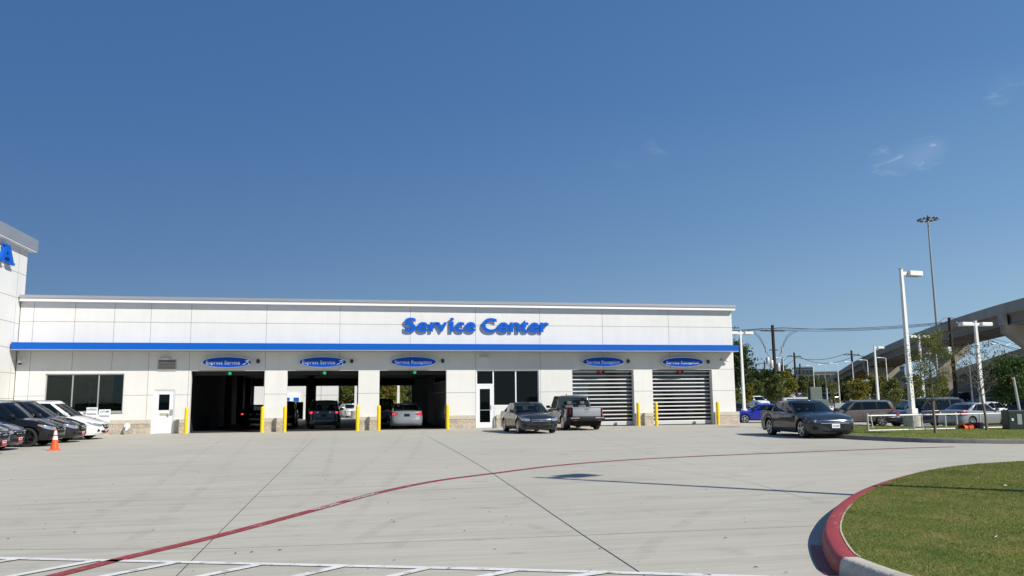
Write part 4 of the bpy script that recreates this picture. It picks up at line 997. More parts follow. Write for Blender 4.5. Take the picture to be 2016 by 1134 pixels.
    def patch(nm, s0, s1, zlo, zhi, off, m_, n=10, nz=3, parent=root, join=None):
        mb = join if join is not None else MB(); rows_ = []
        for i in range(n+1):
            f = i/n; s = s0+(s1-s0)*f; a = float(np.interp(f, np.linspace(0, 1, len(zlo)), zlo)); b_ = float(np.interp(f, np.linspace(0, 1, len(zhi)), zhi)); r_ = []
            for k in range(nz+1):
                z = a+(b_-a)*k/nz; p = pos(s, z); q = pos(s+.01, z); u_ = pos(s, z+.01); nn_ = (q-p).cross(u_-p).normalized()
                r_.append(p+nn_*off)
            rows_.append(r_)
        c_ = (rows_[n//2][1]); 
        # outward check
        p = pos((s0+s1)/2, zlo[0]); t_ = Vector((p.x, p.y, 0)).normalized(); q = rows_[n//2][0]
        if (q-pos(s0+(s1-s0)*.5, float(np.interp(.5, np.linspace(0, 1, len(zlo)), zlo)))).dot(t_) < 0:
            for i, r_ in enumerate(rows_):
                f = i/n; s = s0+(s1-s0)*f
                for k in range(nz+1):
                    a = float(np.interp(f, np.linspace(0, 1, len(zlo)), zlo)); b_ = float(np.interp(f, np.linspace(0, 1, len(zhi)), zhi)); z = a+(b_-a)*k/nz; p = pos(s, z); r_[k] = p*2-r_[k]
        mb.grid(rows_)
        return mb.build(nm, m_, parent, smooth=60) if join is None else mb
    zf = ztop(xF-.02)
    # front
    if hi or grille:
        gy = P.get('gy', .50); g0, g1 = P.get('gz', (zf-.25, zf-.03)); sg_ = s_y(gy)
        gr = patch('grille', -sg_, sg_, [g1-.06, g0, g0, g0, g1-.06], [g1]*3, .006, M_TRIM, 20, 3)
        for k in range(2 if grille == 'bars' else 3):
            z = g1-.035-k*(g1-g0)/3.2; patch('grille_bar', -sg_*(.96-.06*k), sg_*(.96-.06*k), [z-.014], [z+.014], .016, M_CHR, 14, 1, gr)
        if emblem:
            zc = g1-.085; p = pos(0, zc); e = MB(); rr_ = .052
            for a, b_ in (((-.045, -.05), (-.030, .05)), ((.045, -.05), (.030, .05))): e.box((p.x+.02, a[0]-.009, zc+a[1]), (p.x+.034, a[0]+.009, zc+b_[1]))
            e.box((p.x+.02, -.032, zc-.008), (p.x+.034, .032, zc+.008))
            e.build('emblem', M_CHR, gr)
        # lower intake
        il = P.get('intake', (.27, .40, .55)); patch('lower_intake', -s_y(il[2]), s_y(il[2]), [il[0]+.05, il[0], il[0], il[0]+.05], [il[1]], .006, M_TRIM, 16, 2)
        if hi:
            for sg in (-1, 1): patch('fog_lamp', sg*s_y(.66), sg*s_y(.80), [.36, .33], [.42, .47], .008, M_TRIM, 5, 2)
    hlm = M_HL if lamps == 'norm' else M_HLD
    hy = P.get('hy', .52); hz0, hz1 = P.get('hz', (zf-.14, zf-.02)); hx = P.get('hx', .52)
    for sg in (-1, 1):
        a, b_ = sg*s_y(hy), sg*s_x(xF-hx)
        hlp = patch('headlight', a, b_, [hz0+.02, hz0, hz0+.03, hz0+.09, hz1+.09], [hz1-.01, hz1+.01, hz1+.045, hz1+.08, hz1+.10], .008, hlm, 12, 3)
        if hi:
            sc = a+(b_-a)*.30; p = pos(sc, (hz0+hz1)/2+.02); MB().lathe([(.001, .024), (.045, .018), (.052, .0)], 14, p, 'x').build('lamp_lens', M_CHR, hlp, smooth=50)
            if style == 'suv': patch('side_marker', a+(b_-a)*.8, b_, [hz1+.0, hz1+.05], [hz1+.07, hz1+.09], .011, M_AMB, 4, 1, hlp)
    # rear lamps
    ty0, ty1 = P.get('tz', (ztop(xR+.05)-.20, ztop(xR+.05)-.03)); tyy = P.get('ty', .50); txx = P.get('tx', .34)
    tlm = M_TLON if lamps == 'lit' else M_TL
    for sg in (-1, 1):
        a, b_ = sg*s_yr(tyy), sg*s_x(xR+txx)
        if tail == 'v': patch('taillight', sg*s_yr(.72*hw/.92), sg*s_x(xR+.22), [ty0-.14], [ty1+.02], .010, M_TL, 8, 5)
        else:
            tlp = patch('taillight', a, b_, [ty0+.05, ty0, ty0, ty0+.02], [ty1-.02, ty1, ty1, ty1+.01], .010, M_TL, 10, 3)
            if lamps == 'lit': patch('brake_glow', sg*s_yr(.66), sg*s_yr(.82), [ty0+.03], [ty1-.04], .014, M_TLON, 4, 2, tlp)
            if hi: patch('reverse_lens', sg*s_yr(tyy+.02), sg*s_yr(tyy+.10), [ty0+.07], [ty1-.05], .014, M_CHR, 3, 1, tlp)
    # number plates
    def plate(front, kind):
        if kind == 'none': return
        z = P.get('pzf', .36) if front else P.get('pzr', .78 if style == 'sedan' else .80 if style != 'pickup' else .52)
        p = pos(0 if front else ST-.001, z); sg = 1 if front else -1; x = p.x+sg*.012
        m_ = {'black': M_TRIM, 'white': M_PLW, 'dealer': M_PLR, 'text': M_PLW}[kind]
        o = MB().bbox((x-.006, -.155, z-.078), (x+.010, .155, z+.078), .004).build('number_plate', m_, root)
        if kind == 'dealer': MB().box((x+sg*.011-.001, -.150, z-.0), (x+sg*.011+.001, .150, z+.072)).build('plate_band', M_PLW, o)
        if kind == 'dealer': MB().box((x+sg*.013-.001, -.12, z+.02), (x+sg*.013+.001, .12, z+.05)).build('plate_band', M_TRIM, o)
        if kind == 'text':
            vs, fs = text_mesh('LTJ 0X8', 1, .02); ax = min(v.x for v in vs); bx = max(v.x for v in vs)
            MB().add([(x+.012, -.12+(v.x-ax)/(bx-ax)*.24 if front else 0, z-.035+v.y*.09) for v in vs], fs).build('plate_lettering', M_TRIM, o)
    plate(True, plate_f); plate(False, plate_r)
    # mirrors, handles, seams, sill trim
    xmr = X(P['cowl'])-bulF-.10; zm = ztop(xmr)+.06
    for sg in (-1, 1):
        mb = MB(); y = sg*(hw*.93); mb.bbox((xmr-.06, y, zm-.02), (xmr+.06, y+sg*.22, zm+.12), .045, seg=3); mb.box((xmr-.02, y-sg*.08, zm-.03), (xmr+.03, y+sg*.03, zm+.02)); mb.build('mirror', pm if not P.get('blackmirror') else M_TRIM, root, smooth=50)
    if hi:
        seams = [P['win'][0][0]-.035, P['win'][0][2]+.006, P['win'][1][2]-.005]
        for sg in (-1, 1):
            for k, u_ in enumerate(seams):
                x = X(u_)
                if abs(x-xwr) < Ra+.02: x = xwr+Ra+.03
                patch('door_seam', sg*s_x(x), sg*(s_x(x)+.014), [zsill+.06], [ztop(x)-.03], .003, M_TRIM, 1, 10)
            patch('sill_trim', sg*s_x(xwf-Ra-.02), sg*s_x(xwr+Ra+.02), [zsill], [zsill+.07], .006, M_TRIM, 20, 1)
            for u_ in (seams[1]-.03, seams[2]-.04):
                x = X(u_); p = pos(sg*s_x(x), ztop(x)-.11); MB().bbox((p.x-.02, p.y-.012, p.z-.013), (p.x+.15, p.y+.028*sg if sg > 0 else p.y+.012, p.z+.013), .01).build('door_handle', pm, root) if sg > 0 else MB().bbox((p.x-.02, p.y-.028, p.z-.013), (p.x+.15, p.y+.012, p.z+.013), .01).build('door_handle', pm, root)
        if P.get('chromeline'):
            for sg in (-1, 1):
                a = [gp(k, .03) for k in sidek]; MB().path([Vector((p.x, sg*(p.y+.006), p.z)) for p in a], .010, 5).build('window_chrome', M_CHR, root)
                a = [gp(k, .93) for k in sidek]; MB().path([Vector((p.x, sg*(p.y+.006), p.z)) for p in a], .009, 5).build('window_chrome', M_CHR, root)
        # seats and dashboard seen through the glass
        zseat = min(ztop(0)-.42, H-.98)
        for xx, ys2 in ((.20 if style != 'van' else .55, (-.36, .36)), (-.50 if style != 'pickup' else -.35, (-.36, .36))):
            for yy in ys2:
                st_ = MB(); st_.bbox((xx-.28, yy-.24, zseat-.1), (xx+.25, yy+.24, zseat+.03), .05); st_.bbox((xx-.36, yy-.23, zseat), (xx-.22, yy+.23, zseat+.58), .05); st_.bbox((xx-.36, yy-.13, zseat+.60), (xx-.25, yy+.13, zseat+.78), .04); st_.build('seat', M_SEAT, root, smooth=50)
        MB().bbox((xa-.05, -hw*.8, .7), (X(P['cowl'])-.12, hw*.8, ztop(cw-.2)+.01), .05).build('dashboard', M_TRIM, root)
        MB().box((xb-.05, -hw*.86, .35), (xa, hw*.86, .45)).build('cabin_floor', M_UND, root)
        if style != 'pickup' and style != 'sedan':
            for sg in (-1, 1):
                a = [gp(k, 1.0) for k in sidek[1:-1]]; MB().path([Vector((p.x, sg*(p.y*.93), p.z+.055)) for p in a], .017, 6).build('roof_rail', M_TRIM if P.get('darkrail') else M_ALU, root)
    else:
        MB().box((rb+.1, -hw*.8, .4), (cw-.3, hw*.8, ztop(0)+.12)).build('cabin_interior', M_UND, root)
    if style == 'sedan' and tail == 'lip': 
        patch('boot_lip', -0.001, .001, [.5], [.51], 0, pm, 1, 1)
    # wheels
    tme, rme = wheel_meshes(R, rim, rimdark)
    for xw in (xwf, xwr):
        for sg in (1, -1):
            w_ = bpy.data.objects.new('wheel', None); C.objects.link(w_); w_.parent = root; w_.location = (xw, sg*(hw-.035), R); w_.rotation_euler = (0, RX.random()*1.2, 0 if sg > 0 else math.pi)
            for nm_, me_ in (('tyre', tme), ('rim', rme)):
                o = bpy.data.objects.new(nm_, me_); C.objects.link(o); o.parent = w_
    info = dict(X=X, ztop=ztop, pos=pos, patch=patch, s_y=s_y, s_x=s_x, s_yr=s_yr, ST=ST, hw=hw, xF=xF, xR=xR, P=P, xwf=xwf, xwr=xwr, gp=gp, keys=keys, Ra=Ra)
    if openbed:
        zb_ = ztop(xR+.5); xf_ = X(.632); bd = MB()
        yb_ = hw*.80
        bd.box((xR+.17, -yb_, .62), (xf_, yb_, .66)); bd.box((xf_-.03, -hw*.9, .6), (xf_+.02, hw*.9, ztop(xf_)-.01))
        bd.build('bed_floor', M_TRIM, root)
        for sg in (-1, 1):
            br_ = MB(); n_ = 14
            for i in range(n_):
                x0 = xR+.08+(xf_-xR-.08)*i/n_; x1 = xR+.08+(xf_-xR-.08)*(i+1)/n_
                a, b_ = ztop(x0), ztop(x1); ye = sg*hw*.915
                br_.add([(x0, ye, a-.002), (x1, ye, b_-.002), (x1, sg*yb_, b_-.004), (x0, sg*yb_, a-.004), (x1, sg*yb_, .64), (x0, sg*yb_, .64)], [(0, 1, 2, 3), (3, 2, 4, 5)])
            br_.build('bed_rail', M_TRIM, root)
    return root, info

# ---- cars close by
P_DG = paint('dark_grey', (.014, .016, .020)); P_BLK = paint('black', (.003, .0035, .005)); P_NAVY = paint('navy', (.003, .006, .022)); P_WHT = paint('white', (.72, .73, .73), .0, .3)
P_MG = paint('modern_steel', (.017, .020, .026)); P_SLV = paint('silver', (.25, .265, .29), .35, .38); P_BLU = paint('bright_blue', (.010, .018, .30), .2); P_TAU = paint('taupe', (.12, .095, .085), .3); P_GUN = paint('gunmetal', (.013, .013, .017)); P_TRK = paint('pickup_grey', (.035, .038, .046), .1)
def ang(d): return math.radians(d)
car1, i1 = build_car('sedan', P_DG, 'dark grey saloon with a chrome grille parked nose out beside the pickup', 'car', (8.60, 38.8, 0), ang(-88), hi=True, rim='ten', plate_f='black', over=dict(L=4.93, H=1.475, wb=2.80, R=.33, crown=.06), grille='bars')
car2, i2 = build_car('sedan', P_MG, 'charcoal saloon with swirl wheels and a white front plate, parked alone at right', 'car', (17.95, 29.6, 0), ang(-95), hi=True, rim='swirl', rimdark=False, plate_f='text', lamps='dark', over=dict(L=4.88, W=1.86, H=1.45, wb=2.83, R=.345, cowl=.27, ftop=.42, rtop=.685, rbase=.905, gy=.60, gz=(.40, .70), pzf=.47, intake=(.22, .30, .5), win=[(.325, .452, .545, .535), (.56, .55, .72, .635), (.735, .645, .81, .655)], chromeline=True), emblem=True)
for w_ in [c for c in car2.children if c.name.startswith('wheel')]: pass
trk, i3 = build_car('pickup', P_TRK, 'grey four door pickup truck seen from behind with its silver tailgate', 'pickup truck', (11.75, 42.0, 0), ang(91), hi=True, rim='wide', plate_r='black', tail='v', name='pickup_truck', over=dict(blackmirror=True))
crv, i4 = build_car('suv', P_MG, 'dark grey crossover with lit brake lights inside the second open bay', 'car', (-1.42, 50.3, 0), ang(90), hi=True, rim='wide', lamps='lit', plate_r='black', tint=True, over=dict(W=1.855, ty=.30))
acc, i5 = build_car('sedan', P_SLV, 'silver saloon with lit brake lights entering the third open bay', 'car', (3.25, 48.8, 0), ang(90), hi=True, rim='twin', lamps='lit', plate_r='black', over=dict(L=4.87, H=1.465))
blk, i6 = build_car('suv', P_BLK, 'black sport utility vehicle inside the third bay, left of the silver saloon', 'car', (1.95, 54.5, 0), ang(91), hi=False, rim='wide', lamps='lit', over=dict(H=1.78, L=4.9, W=1.95))
b1c, i7 = build_car('sedan', P_BLK, 'black saloon with red tail lamps deep inside the first open bay', 'car', (-6.2, 58.5, 0), ang(90), hi=False, rim='wide', lamps='lit')
b2c, i8 = build_car('suv', P_BLK, 'black car half hidden at the left side of the second bay', 'car', (-4.35, 56.5, 0), ang(-90), hi=False, rim='twin')
ROW = [('van', P_WHT, 'white minivan parked nose out under the office window', (-13.4, 39.9), 'dealer', dict()),
       ('van', P_GUN, 'dark grey minivan parked between the white minivan and the black crossover', (-13.5, 37.0), 'dealer', dict()),
       ('suv', P_BLK, 'black crossover with silver bumper trim parked behind the traffic cone', (-13.1, 34.05), 'none', dict()),
       ('van', P_NAVY, 'navy blue minivan in the row of parked cars, second from the left edge', (-13.8, 31.2), 'dealer', dict()),
       ('suv', P_DG, 'dark grey car cut off by the left edge of the view', (-12.95, 28.4), 'dealer', dict())]
for st_, pm_, lb_, (x, y), pf, ov in ROW:
    build_car(st_, pm_, lb_, 'minivan' if st_ == 'van' else 'car', (x, y, 0), ang(0), group='cars parked in a row at the left', hi=True, rim='twin', rimdark=st_ == 'suv', plate_f=pf, tint=True, over=ov)
# pickup extras: silver tailgate, bumper, red corner lamps
pt, P3 = i3['patch'], i3['P']; hw_, xR_ = i3['hw'], i3['xR']
M_TG = paint('tailgate_silver', (.30, .315, .34), .3, .4)
tg = MB(); tg.bbox((xR_+.045, -.74, .70), (xR_+.13, .74, 1.155), .02); tg = tg.build('tailgate', M_TG, trk, smooth=40)
MB().bbox((xR_+.02, -.78, 1.13), (xR_+.16, .78, 1.175), .015).build('tailgate_spoiler', M_CHR, tg); MB().bbox((xR_+.035, -.13, 1.055), (xR_+.047, .13, 1.085), .004).build('handle', M_TRIM, tg)
e = MB(); 
for a in (-.05, .05): e.box((xR_+.034, a*1.1-.012, .90), (xR_+.046, a*1.1+.012, 1.02))
e.box((xR_+.034, -.045, .95), (xR_+.046, .045, .97)); e.build('emblem', M_CHR, tg)
bm_ = MB(); bm_.bbox((xR_-.06, -.93, .46), (xR_+.20, .93, .68), .05, seg=3); bm_.build('rear_bumper', M_TRIM, trk, smooth=40)
for sg in (-1, 1): MB().bbox((xR_-.075, sg*.42, .60), (xR_+.1, sg*.90, .66), .02).build('bumper_step', M_CHR, trk); MB().bbox((xR_-.065, sg*.55, .50), (xR_-.05, sg*.72, .53), .004).build('reflector', M_TL, trk)
MB().path([Vector((i3['X'](.30), 0, P3['H']-.01)), Vector((i3['X'](.30)-.03, 0, P3['H']+.03)), Vector((i3['X'](.30)-.10, 0, P3['H']+.07))], [.03, .025, .01]).build('antenna_fin', M_TRIM, trk)
# black crossover's silver bumper frame
blkrow = [o for o in C.objects if o.get('label', '').startswith('black crossover with silver')][0]

# ---- cars in the lot at the right
def hp(x, y): return (x, y, h(x, y))
LOT = [('suv', P_TAU, 'taupe brown crossover with silver wheels, side on behind the white gate', 'car', G(1690, 838, 0), ang(163), dict(W=1.82, H=1.68), 'wide', True),
       ('suv', P_NAVY, 'dark blue sport utility vehicle behind the lamp post with the round concrete footing', 'car', G(1826, 840, 0), ang(176), dict(H=1.78, L=4.86, W=1.99), 'twin', True),
       ('sedan', P_SLV, 'silver saloon with red tail lamps behind the bare young tree', 'car', G(1922, 842, 0), ang(12), dict(H=1.44, L=4.50, W=1.75, wb=2.70, tz=(.72, .96), tx=.50, ty=.42), 'ten', True),
       ('sedan', P_BLU, 'bright blue saloon just past the right end of the building', 'car', G(1500, 832, 0), ang(166), dict(L=4.88), 'swirl', True),
       ('sedan', P_NAVY, 'dark car mostly hidden between the blue saloon and the building end', 'car', G(1440, 824, 0), ang(166), dict(), 'twin', False),
       ('van', P_WHT, 'white van parked behind the lone charcoal saloon', 'car', G(1601, 827, 0), ang(-25), dict(H=1.95, L=5.4), 'twin', False),
       ('sedan', P_WHT, 'white car with a boot spoiler behind the silver saloon', 'car', G(1942, 829, 0), ang(170), dict(), 'twin', False),
       ('suv', P_DG, 'dark crossover cut off by the right edge of the view', 'car', G(2030, 838, 0), ang(205), dict(H=1.6), 'twin', False)]
for st_, pm_, lb_, ct_, p, hd_, ov, rm, hi_ in LOT:
    build_car(st_, pm_, lb_, ct_, p, hd_, hi=hi_, rim=rm, over=ov, tint=st_ != 'sedan', group='cars parked in the near right lot')
FARC = [('suv', P_WHT, 'white crossover facing the camera in the far lot, left of the yellow tree', 1489, 792, -85), ('sedan', P_NAVY, 'dark blue car beside the white crossover in the far lot', 1510, 790, 70),
        ('sedan', P_WHT, 'white car glimpsed behind the yellow tree', 1573, 779, 190), ('suv', P_NAVY, 'dark blue crossover behind the grey cabinets', 1622, 786, 200), ('suv', P_BLK, 'black van with a pale roof box in the far lot', 1645, 786, 180),
        ('suv', P_SLV, 'silver hatchback in the far lot, left of the pale lamp post', 1668, 787, 200), ('suv', P_SLV, 'silver car in the far lot beneath the overpass', 1721, 786, 8), ('sedan', P_SLV, 'silver car on the road behind the green tree at right', 1953, 785, 190),
        ('suv', P_DG, 'dark crossover at the left end of the far lot, behind the pole', 1462, 790, 10), ('sedan', P_TAU, 'brown car in the far lot beside the silver one', 1752, 785, 185)]
for st_, pm_, lb_, px, py, hd_ in FARC:
    dd = {1489: 118, 1510: 122, 1573: 185, 1622: 150, 1645: 150, 1668: 152, 1721: 165, 1953: 150, 1462: 128, 1752: 178}[px]
    p = hz(D(px, py, dd)); build_car(st_, pm_, lb_, 'car', p, ang(hd_), hi=False, rim='plain', group='cars parked in the far lot')
for st_, pm_, lb_, px, d_, hd_ in (('sedan', P_WHT, 'white saloon outside beyond the second open bay', 690, 86, -75), ('sedan', P_DG, 'dark car outside behind the white saloon, seen through the second bay', 684, 91, 180)):
    p = D(px, 800, d_); build_car(st_, pm_, lb_, 'car', (p.x, p.y, 0), ang(hd_), hi=False, rim='plain', group='cars behind the building')

# ================================================================== TREES
def tree_parts(rs, H, cw, z0, nleaf, leaf, dense=1.0, shape=1.0, tr=.09, nb=7, clump=.35, flat=1.0):
    """returns trunk MB and leaf arrays; H crown top, z0 crown base, cw crown half width"""
    r = random.Random(rs); tb = MB(); tips = []
    lean = Vector((r.uniform(-.04, .04), r.uniform(-.04, .04), 1)); top = Vector((lean.x*H, lean.y*H, H*.92)); P_ = [Vector((0, 0, -.1))]; n = 6
    for i in range(1, n+1):
        f = i/n; P_.append(Vector((top.x*f+r.uniform(-.05, .05)*cw*.4, top.y*f+r.uniform(-.05, .05)*cw*.4, H*.92*f)))
    tb.path(P_, [tr*(1.25-1.15*(i/n)) for i in range(n+1)], 7)
    def tp(z):
        f = max(0, min(n-.001, z/(H*.92)*n)); i = int(f); return P_[i].lerp(P_[i+1], f-i)
    for b_ in range(nb):
        zb = z0*.8+(H*.85-z0*.8)*(b_+.3)/nb; st = tp(zb); a = b_*2.4+r.uniform(-.5, .5); f = (zb-z0*.8)/(H-z0*.8)
        ln = cw*(.55+.6*math.sin(math.pi*min(1, .25+f*.75)))*r.uniform(.8, 1.1); d_ = Vector((math.cos(a), math.sin(a)*flat, r.uniform(.5, 1.0)+.6*f)).normalized()
        p1 = st+d_*ln*.5; p2 = p1+(d_+Vector((0, 0, .25))).normalized()*ln*.5; rr = tr*.45*(1-f*.6)
        tb.path([st, p1, p2], [rr, rr*.6, rr*.2], 5); tips.append(p2); tips.append(p1.lerp(p2, .5))
        for c_ in range(4):
            s_ = st.lerp(p2, r.uniform(.35, .95)); aa = a+r.uniform(-1.3, 1.3); e_ = s_+Vector((math.cos(aa), math.sin(aa), r.uniform(.2, 1.1))).normalized()*ln*r.uniform(.25, .5)
            tb.path([s_, e_], [rr*.35, rr*.12], 4); tips.append(e_); tips.append(s_.lerp(e_, .6))
            for g_ in range(2):
                aa = r.uniform(0, 6.3); e2 = s_.lerp(e_, r.uniform(.4, 1))+Vector((math.cos(aa), math.sin(aa), r.uniform(-.2, 1)))*ln*.18; tb.path([s_.lerp(e_, .6), e2], [rr*.14, rr*.07], 3); tips.append(e2)
    return tb, tips
def leaves(name, rs, tips, extra, n, size, spread, m_, parent, H, z0, cw, shape):
    r = np.random.default_rng(rs); T = [np.array(t) for t in tips]
    zc = (H+z0)/2; rh = (H-z0)/2
    for _ in range(extra):
        while True:
            v = r.normal(size=3); v /= np.linalg.norm(v); q = v*(r.random()**.45); 
            w_ = cw*(1-.25*abs(math.sin(q[2]*3+rs))) ; p = np.array([q[0]*w_, q[1]*w_, zc+q[2]*rh])
            f = (p[2]-z0)/(H-z0); lim = cw*(math.sin(math.pi*min(1, max(.02, f*shape+(1-shape)*.5)))**.5)
            if math.hypot(p[0], p[1]) < lim*1.05: T.append(p); break
    T = np.array(T); k = r.integers(0, len(T), n); sp = spread*(.5+r.random(len(T)))[k][:, None]
    c = T[k]+r.normal(size=(n, 3))*sp*np.array([1, 1, .7]); c[:, 2] = np.maximum(c[:, 2], z0*.75)
    a = r.normal(size=(n, 3)); a /= np.linalg.norm(a, axis=1)[:, None]; b_ = np.cross(a, r.normal(size=(n, 3))); b_ /= np.linalg.norm(b_, axis=1)[:, None]
    s_ = (size*(.6+.8*r.random(n)))[:, None]; v = np.stack([c-a*s_, c+b_*s_*.45, c+a*s_, c-b_*s_*.45], 1).reshape(-1, 3)
    me = bpy.data.meshes.new(name); me.vertices.add(n*4); me.vertices.foreach_set('co', v.ravel()); me.loops.add(n*4); me.loops.foreach_set('vertex_index', np.arange(n*4, dtype=np.int32))
    me.polygons.add(n); me.polygons.foreach_set('loop_start', np.arange(0, n*4, 4, dtype=np.int32)); me.polygons.foreach_set('loop_total', np.full(n, 4, dtype=np.int32)); me.update(calc_edges=True); me.materials.append(m_)
    o = bpy.data.objects.new(name, me); C.objects.link(o); o.parent = parent; return o
def tree(label, loc, H, cw, z0, n, size, m_, rs, extra=40, spread=None, bark=M_BARK, tr=.09, nb=7, group=None, shape=1.0, cat='tree', name='tree'):
    r = empty(name, loc, rs*1.3, label, cat, group); tb, tips = tree_parts(rs, H, cw, z0, n, size, tr=tr, nb=nb)
    tb.build('trunk', bark, r); leaves('crown', rs, tips, extra, n, size, spread or cw*.14, m_, r, H, z0, cw, shape); return r
def at_top(px, pytop, p): # height above the ground at p of something whose top shows at pixel row pytop
    d = ray(px, pytop); t = math.hypot(p.x, p.y)/math.hypot(d.x, d.y); return EYE+d.z*t-p.z
p = G(1842, 853, .14); tree('thin young tree with sparse yellow green leaves on the verge by the lamp post', p, at_top(1838, 645, p), .70, 1.15, 6500, .032, L_OLV, 11, extra=46, spread=.15, bark=M_BARKL, tr=.05, nb=13, group='young trees on the verge')
p = G(1943, 847, .14); tree('almost bare young tree with withered leaves on the verge', p, at_top(1930, 672, p), .95, 1.5, 900, .040, L_DRY, 22, extra=0, spread=.09, bark=M_BARKL, tr=.05, nb=15, group='young trees on the verge')
p = hz(D(1986, 800, 62)); tree('full dark green tree behind the green utility box at right', p, at_top(1980, 704, p), 1.15, 1.0, 8000, .085, L_GRN, 33, extra=60, spread=.28, tr=.11)
p = hz(D(2024, 800, 66)); tree('dark green tree cut off by the right edge', p, at_top(2020, 730, p), 1.0, .8, 6000, .10, L_DARK, 34, extra=60, spread=.28, tr=.11)
TR = [('big dark oak just past the end of the building', 1428, 708, 150, 4.9, 1.0, L_DARK, 14000, .30, 1), ('dark oak with a rounded crown behind the tall utility pole', 1486, 733, 165, 1.6, .5, L_DARK, 8000, .28, 2),
      ('dark tree left of the yellow tree in the distance', 1521, 738, 185, 2.5, .5, L_DARK, 9000, .3, 3), ('dark tree behind the yellow tree', 1546, 727, 200, 2.4, .5, L_DARK, 8000, .32, 4),
      ('olive tree right of the yellow tree', 1583, 737, 170, 1.25, .6, L_MID, 5000, .18, 5), ('yellow leaved tree in the far lot', 1555, 726, 105, 1.0, .9, L_YEL, 6500, .15, 6), ('grey green leafy tree in front of the yellow tree', 1527, 744, 98, 1.2, .7, L_MID, 6500, .14, 7),
      ('yellow green young tree beside the twin headed lamp post', 1473, 754, 92, .6, .5, L_YEL, 4200, .13, 8), ('small green tree left of the lone charcoal saloon', 1450, 764, 90, .6, .5, L_OLV, 3600, .13, 9), ('green tree above the white crossover in the far lot', 1494, 748, 140, 1.1, .5, L_MID, 5000, .17, 10),
      ('thin young tree on the small grass island by the cabinets', 1642, 745, 62, .42, 1.5, L_OLV, 1500, .055, 12), ('green tree under the overpass deck at left', 1668, 755, 150, 1.2, .5, L_OLV, 5000, .18, 13), ('yellow green bush like tree above the taupe crossover', 1696, 747, 80, .9, .4, L_YEL, 5200, .12, 14),
      ('yellow tree beneath the overpass', 1726, 741, 115, 1.25, .7, L_YEL, 4800, .15, 15), ('olive tree left of the thin verge tree', 1760, 747, 95, 1.0, .8, L_OLV, 4000, .13, 16), ('olive tree behind the tall white lamp post', 1798, 737, 90, 1.0, .8, L_OLV, 4200, .13, 17),
      ('olive tree at the foot of the overpass column', 1858, 740, 84, .6, .9, L_OLV, 4200, .12, 18), ('distant green tree behind the silver hatchback', 1682, 757, 220, 3.0, .5, L_MID, 4000, .25, 19), ('distant tree at the foot of the ramp', 1612, 748, 230, 3.2, .5, L_MID, 4500, .25, 20),
      ('round distant green tree beside the low grey building', 1745, 752, 210, 2.6, .5, L_MID, 4000, .22, 21), ('small green tree in the far median', 1760, 765, 75, .7, .5, L_OLV, 1800, .08, 23), ('distant dark tree at the end of the far lot', 1598, 762, 260, 2, .5, L_DARK, 4500, .3, 24)]
for lb_, px, pyt, d_, cw, z0, m_, n_, sz, sd in TR:
    if d_ < 130: z0 = max(z0, 1.35)
    if m_ is not L_DARK: cw *= .88; n_ = int(n_*.55)
    p = hz(D(px, 790, d_)); tree(lb_, p, at_top(px, pyt, p), cw, z0, n_, sz, m_, sd, extra=55, spread=cw*.17, tr=.04+.02*cw, group='trees in the far lot')
TB = [('leafy dark tree seen through the second bay, left of the yellow green one', 676, 740, 104, 2.6, L_DARK), ('yellow green tree seen through the second bay', 695, 744, 98, 1.7, L_OLV), ('yellow olive tree seen through the third bay', 758, 738, 98, 2.0, L_YEL),
      ('dark green tree seen through the third bay, behind the pale pole', 800, 732, 104, 2.8, L_MID), ('dark tree behind the pier between the second and third bay', 728, 735, 108, 3.0, L_DARK), ('dark tree at the right of the third bay opening', 826, 738, 108, 2.8, L_DARK)]
for i, (lb_, px, pyt, d_, cw, m_) in enumerate(TB):
    p = D(px, 790, d_); p.z = 0; tree(lb_, p, at_top(px, pyt, p), cw, .4, 7000, .17, m_, 40+i, extra=60, spread=cw*.18, tr=.1, group='trees behind the building')

# ================================================================== POLES, LAMPS, WIRES
def shoebox(mb, x, y, z, l=.62, w=.36, hh=.20): mb.bbox((x-l/2, y-w/2, z-hh/2), (x+l/2, y+w/2, z+hh/2), .03)
def lot_lamp(label, p, H, twin=True, w=.13, foot=True, rz=0, group='white parking lot lamp posts', fw_=.42):
    r = empty('lamp_post', p, rz, label, 'lamp post', group); hb = .75 if foot else 0
    if foot: MB().lathe([(fw_, -.2), (fw_, hb-.03), (fw_-.03, hb), (0, hb)], 28).build('concrete_footing', M_KERB, r, smooth=40)
    sq = MB(); a, b_ = w, w*.62
    sq.add([(-a, -a, hb), (a, -a, hb), (a, a, hb), (-a, a, hb), (-b_, -b_, H), (b_, -b_, H), (b_, b_, H), (-b_, b_, H)], [(0, 3, 2, 1), (4, 5, 6, 7), (0, 1, 5, 4), (1, 2, 6, 5), (2, 3, 7, 6), (3, 0, 4, 7)])
    sq.bbox((-a*1.7, -a*1.7, hb), (a*1.7, a*1.7, hb+.25), .02); sq.build('pole', M_WPOLE, r); MB().bbox((-b_*1.3, -b_*1.3, H), (b_*1.3, b_*1.3, H+.04), .01).build('pole_cap', M_GREY, r)
    for sg in ((-1, 1) if twin else (1,)):
        MB().bbox((sg*b_, -.05, H-.30), (sg*(b_+.28), .05, H-.12), .01).build('arm', M_WPOLE, r)
        hd_ = MB(); hd_.bbox((sg*(b_+.28), -.22, H-.32), (sg*(b_+1.05), .22, H-.08), .03); hd_ = hd_.build('lamp_head', M_WPOLE, r); MB().box((sg*(b_+.34), -.18, H-.335), (sg*(b_+1.0), .18, H-.321)).build('lens', M_COP, hd_)
    return r
p = G(1798.5, 842, .1); p.z -= .1; lot_lamp('tall square white lamp post on a round concrete footing with one lamp head', p, at_top(1776, 530, p), False, .105, rz=.1)
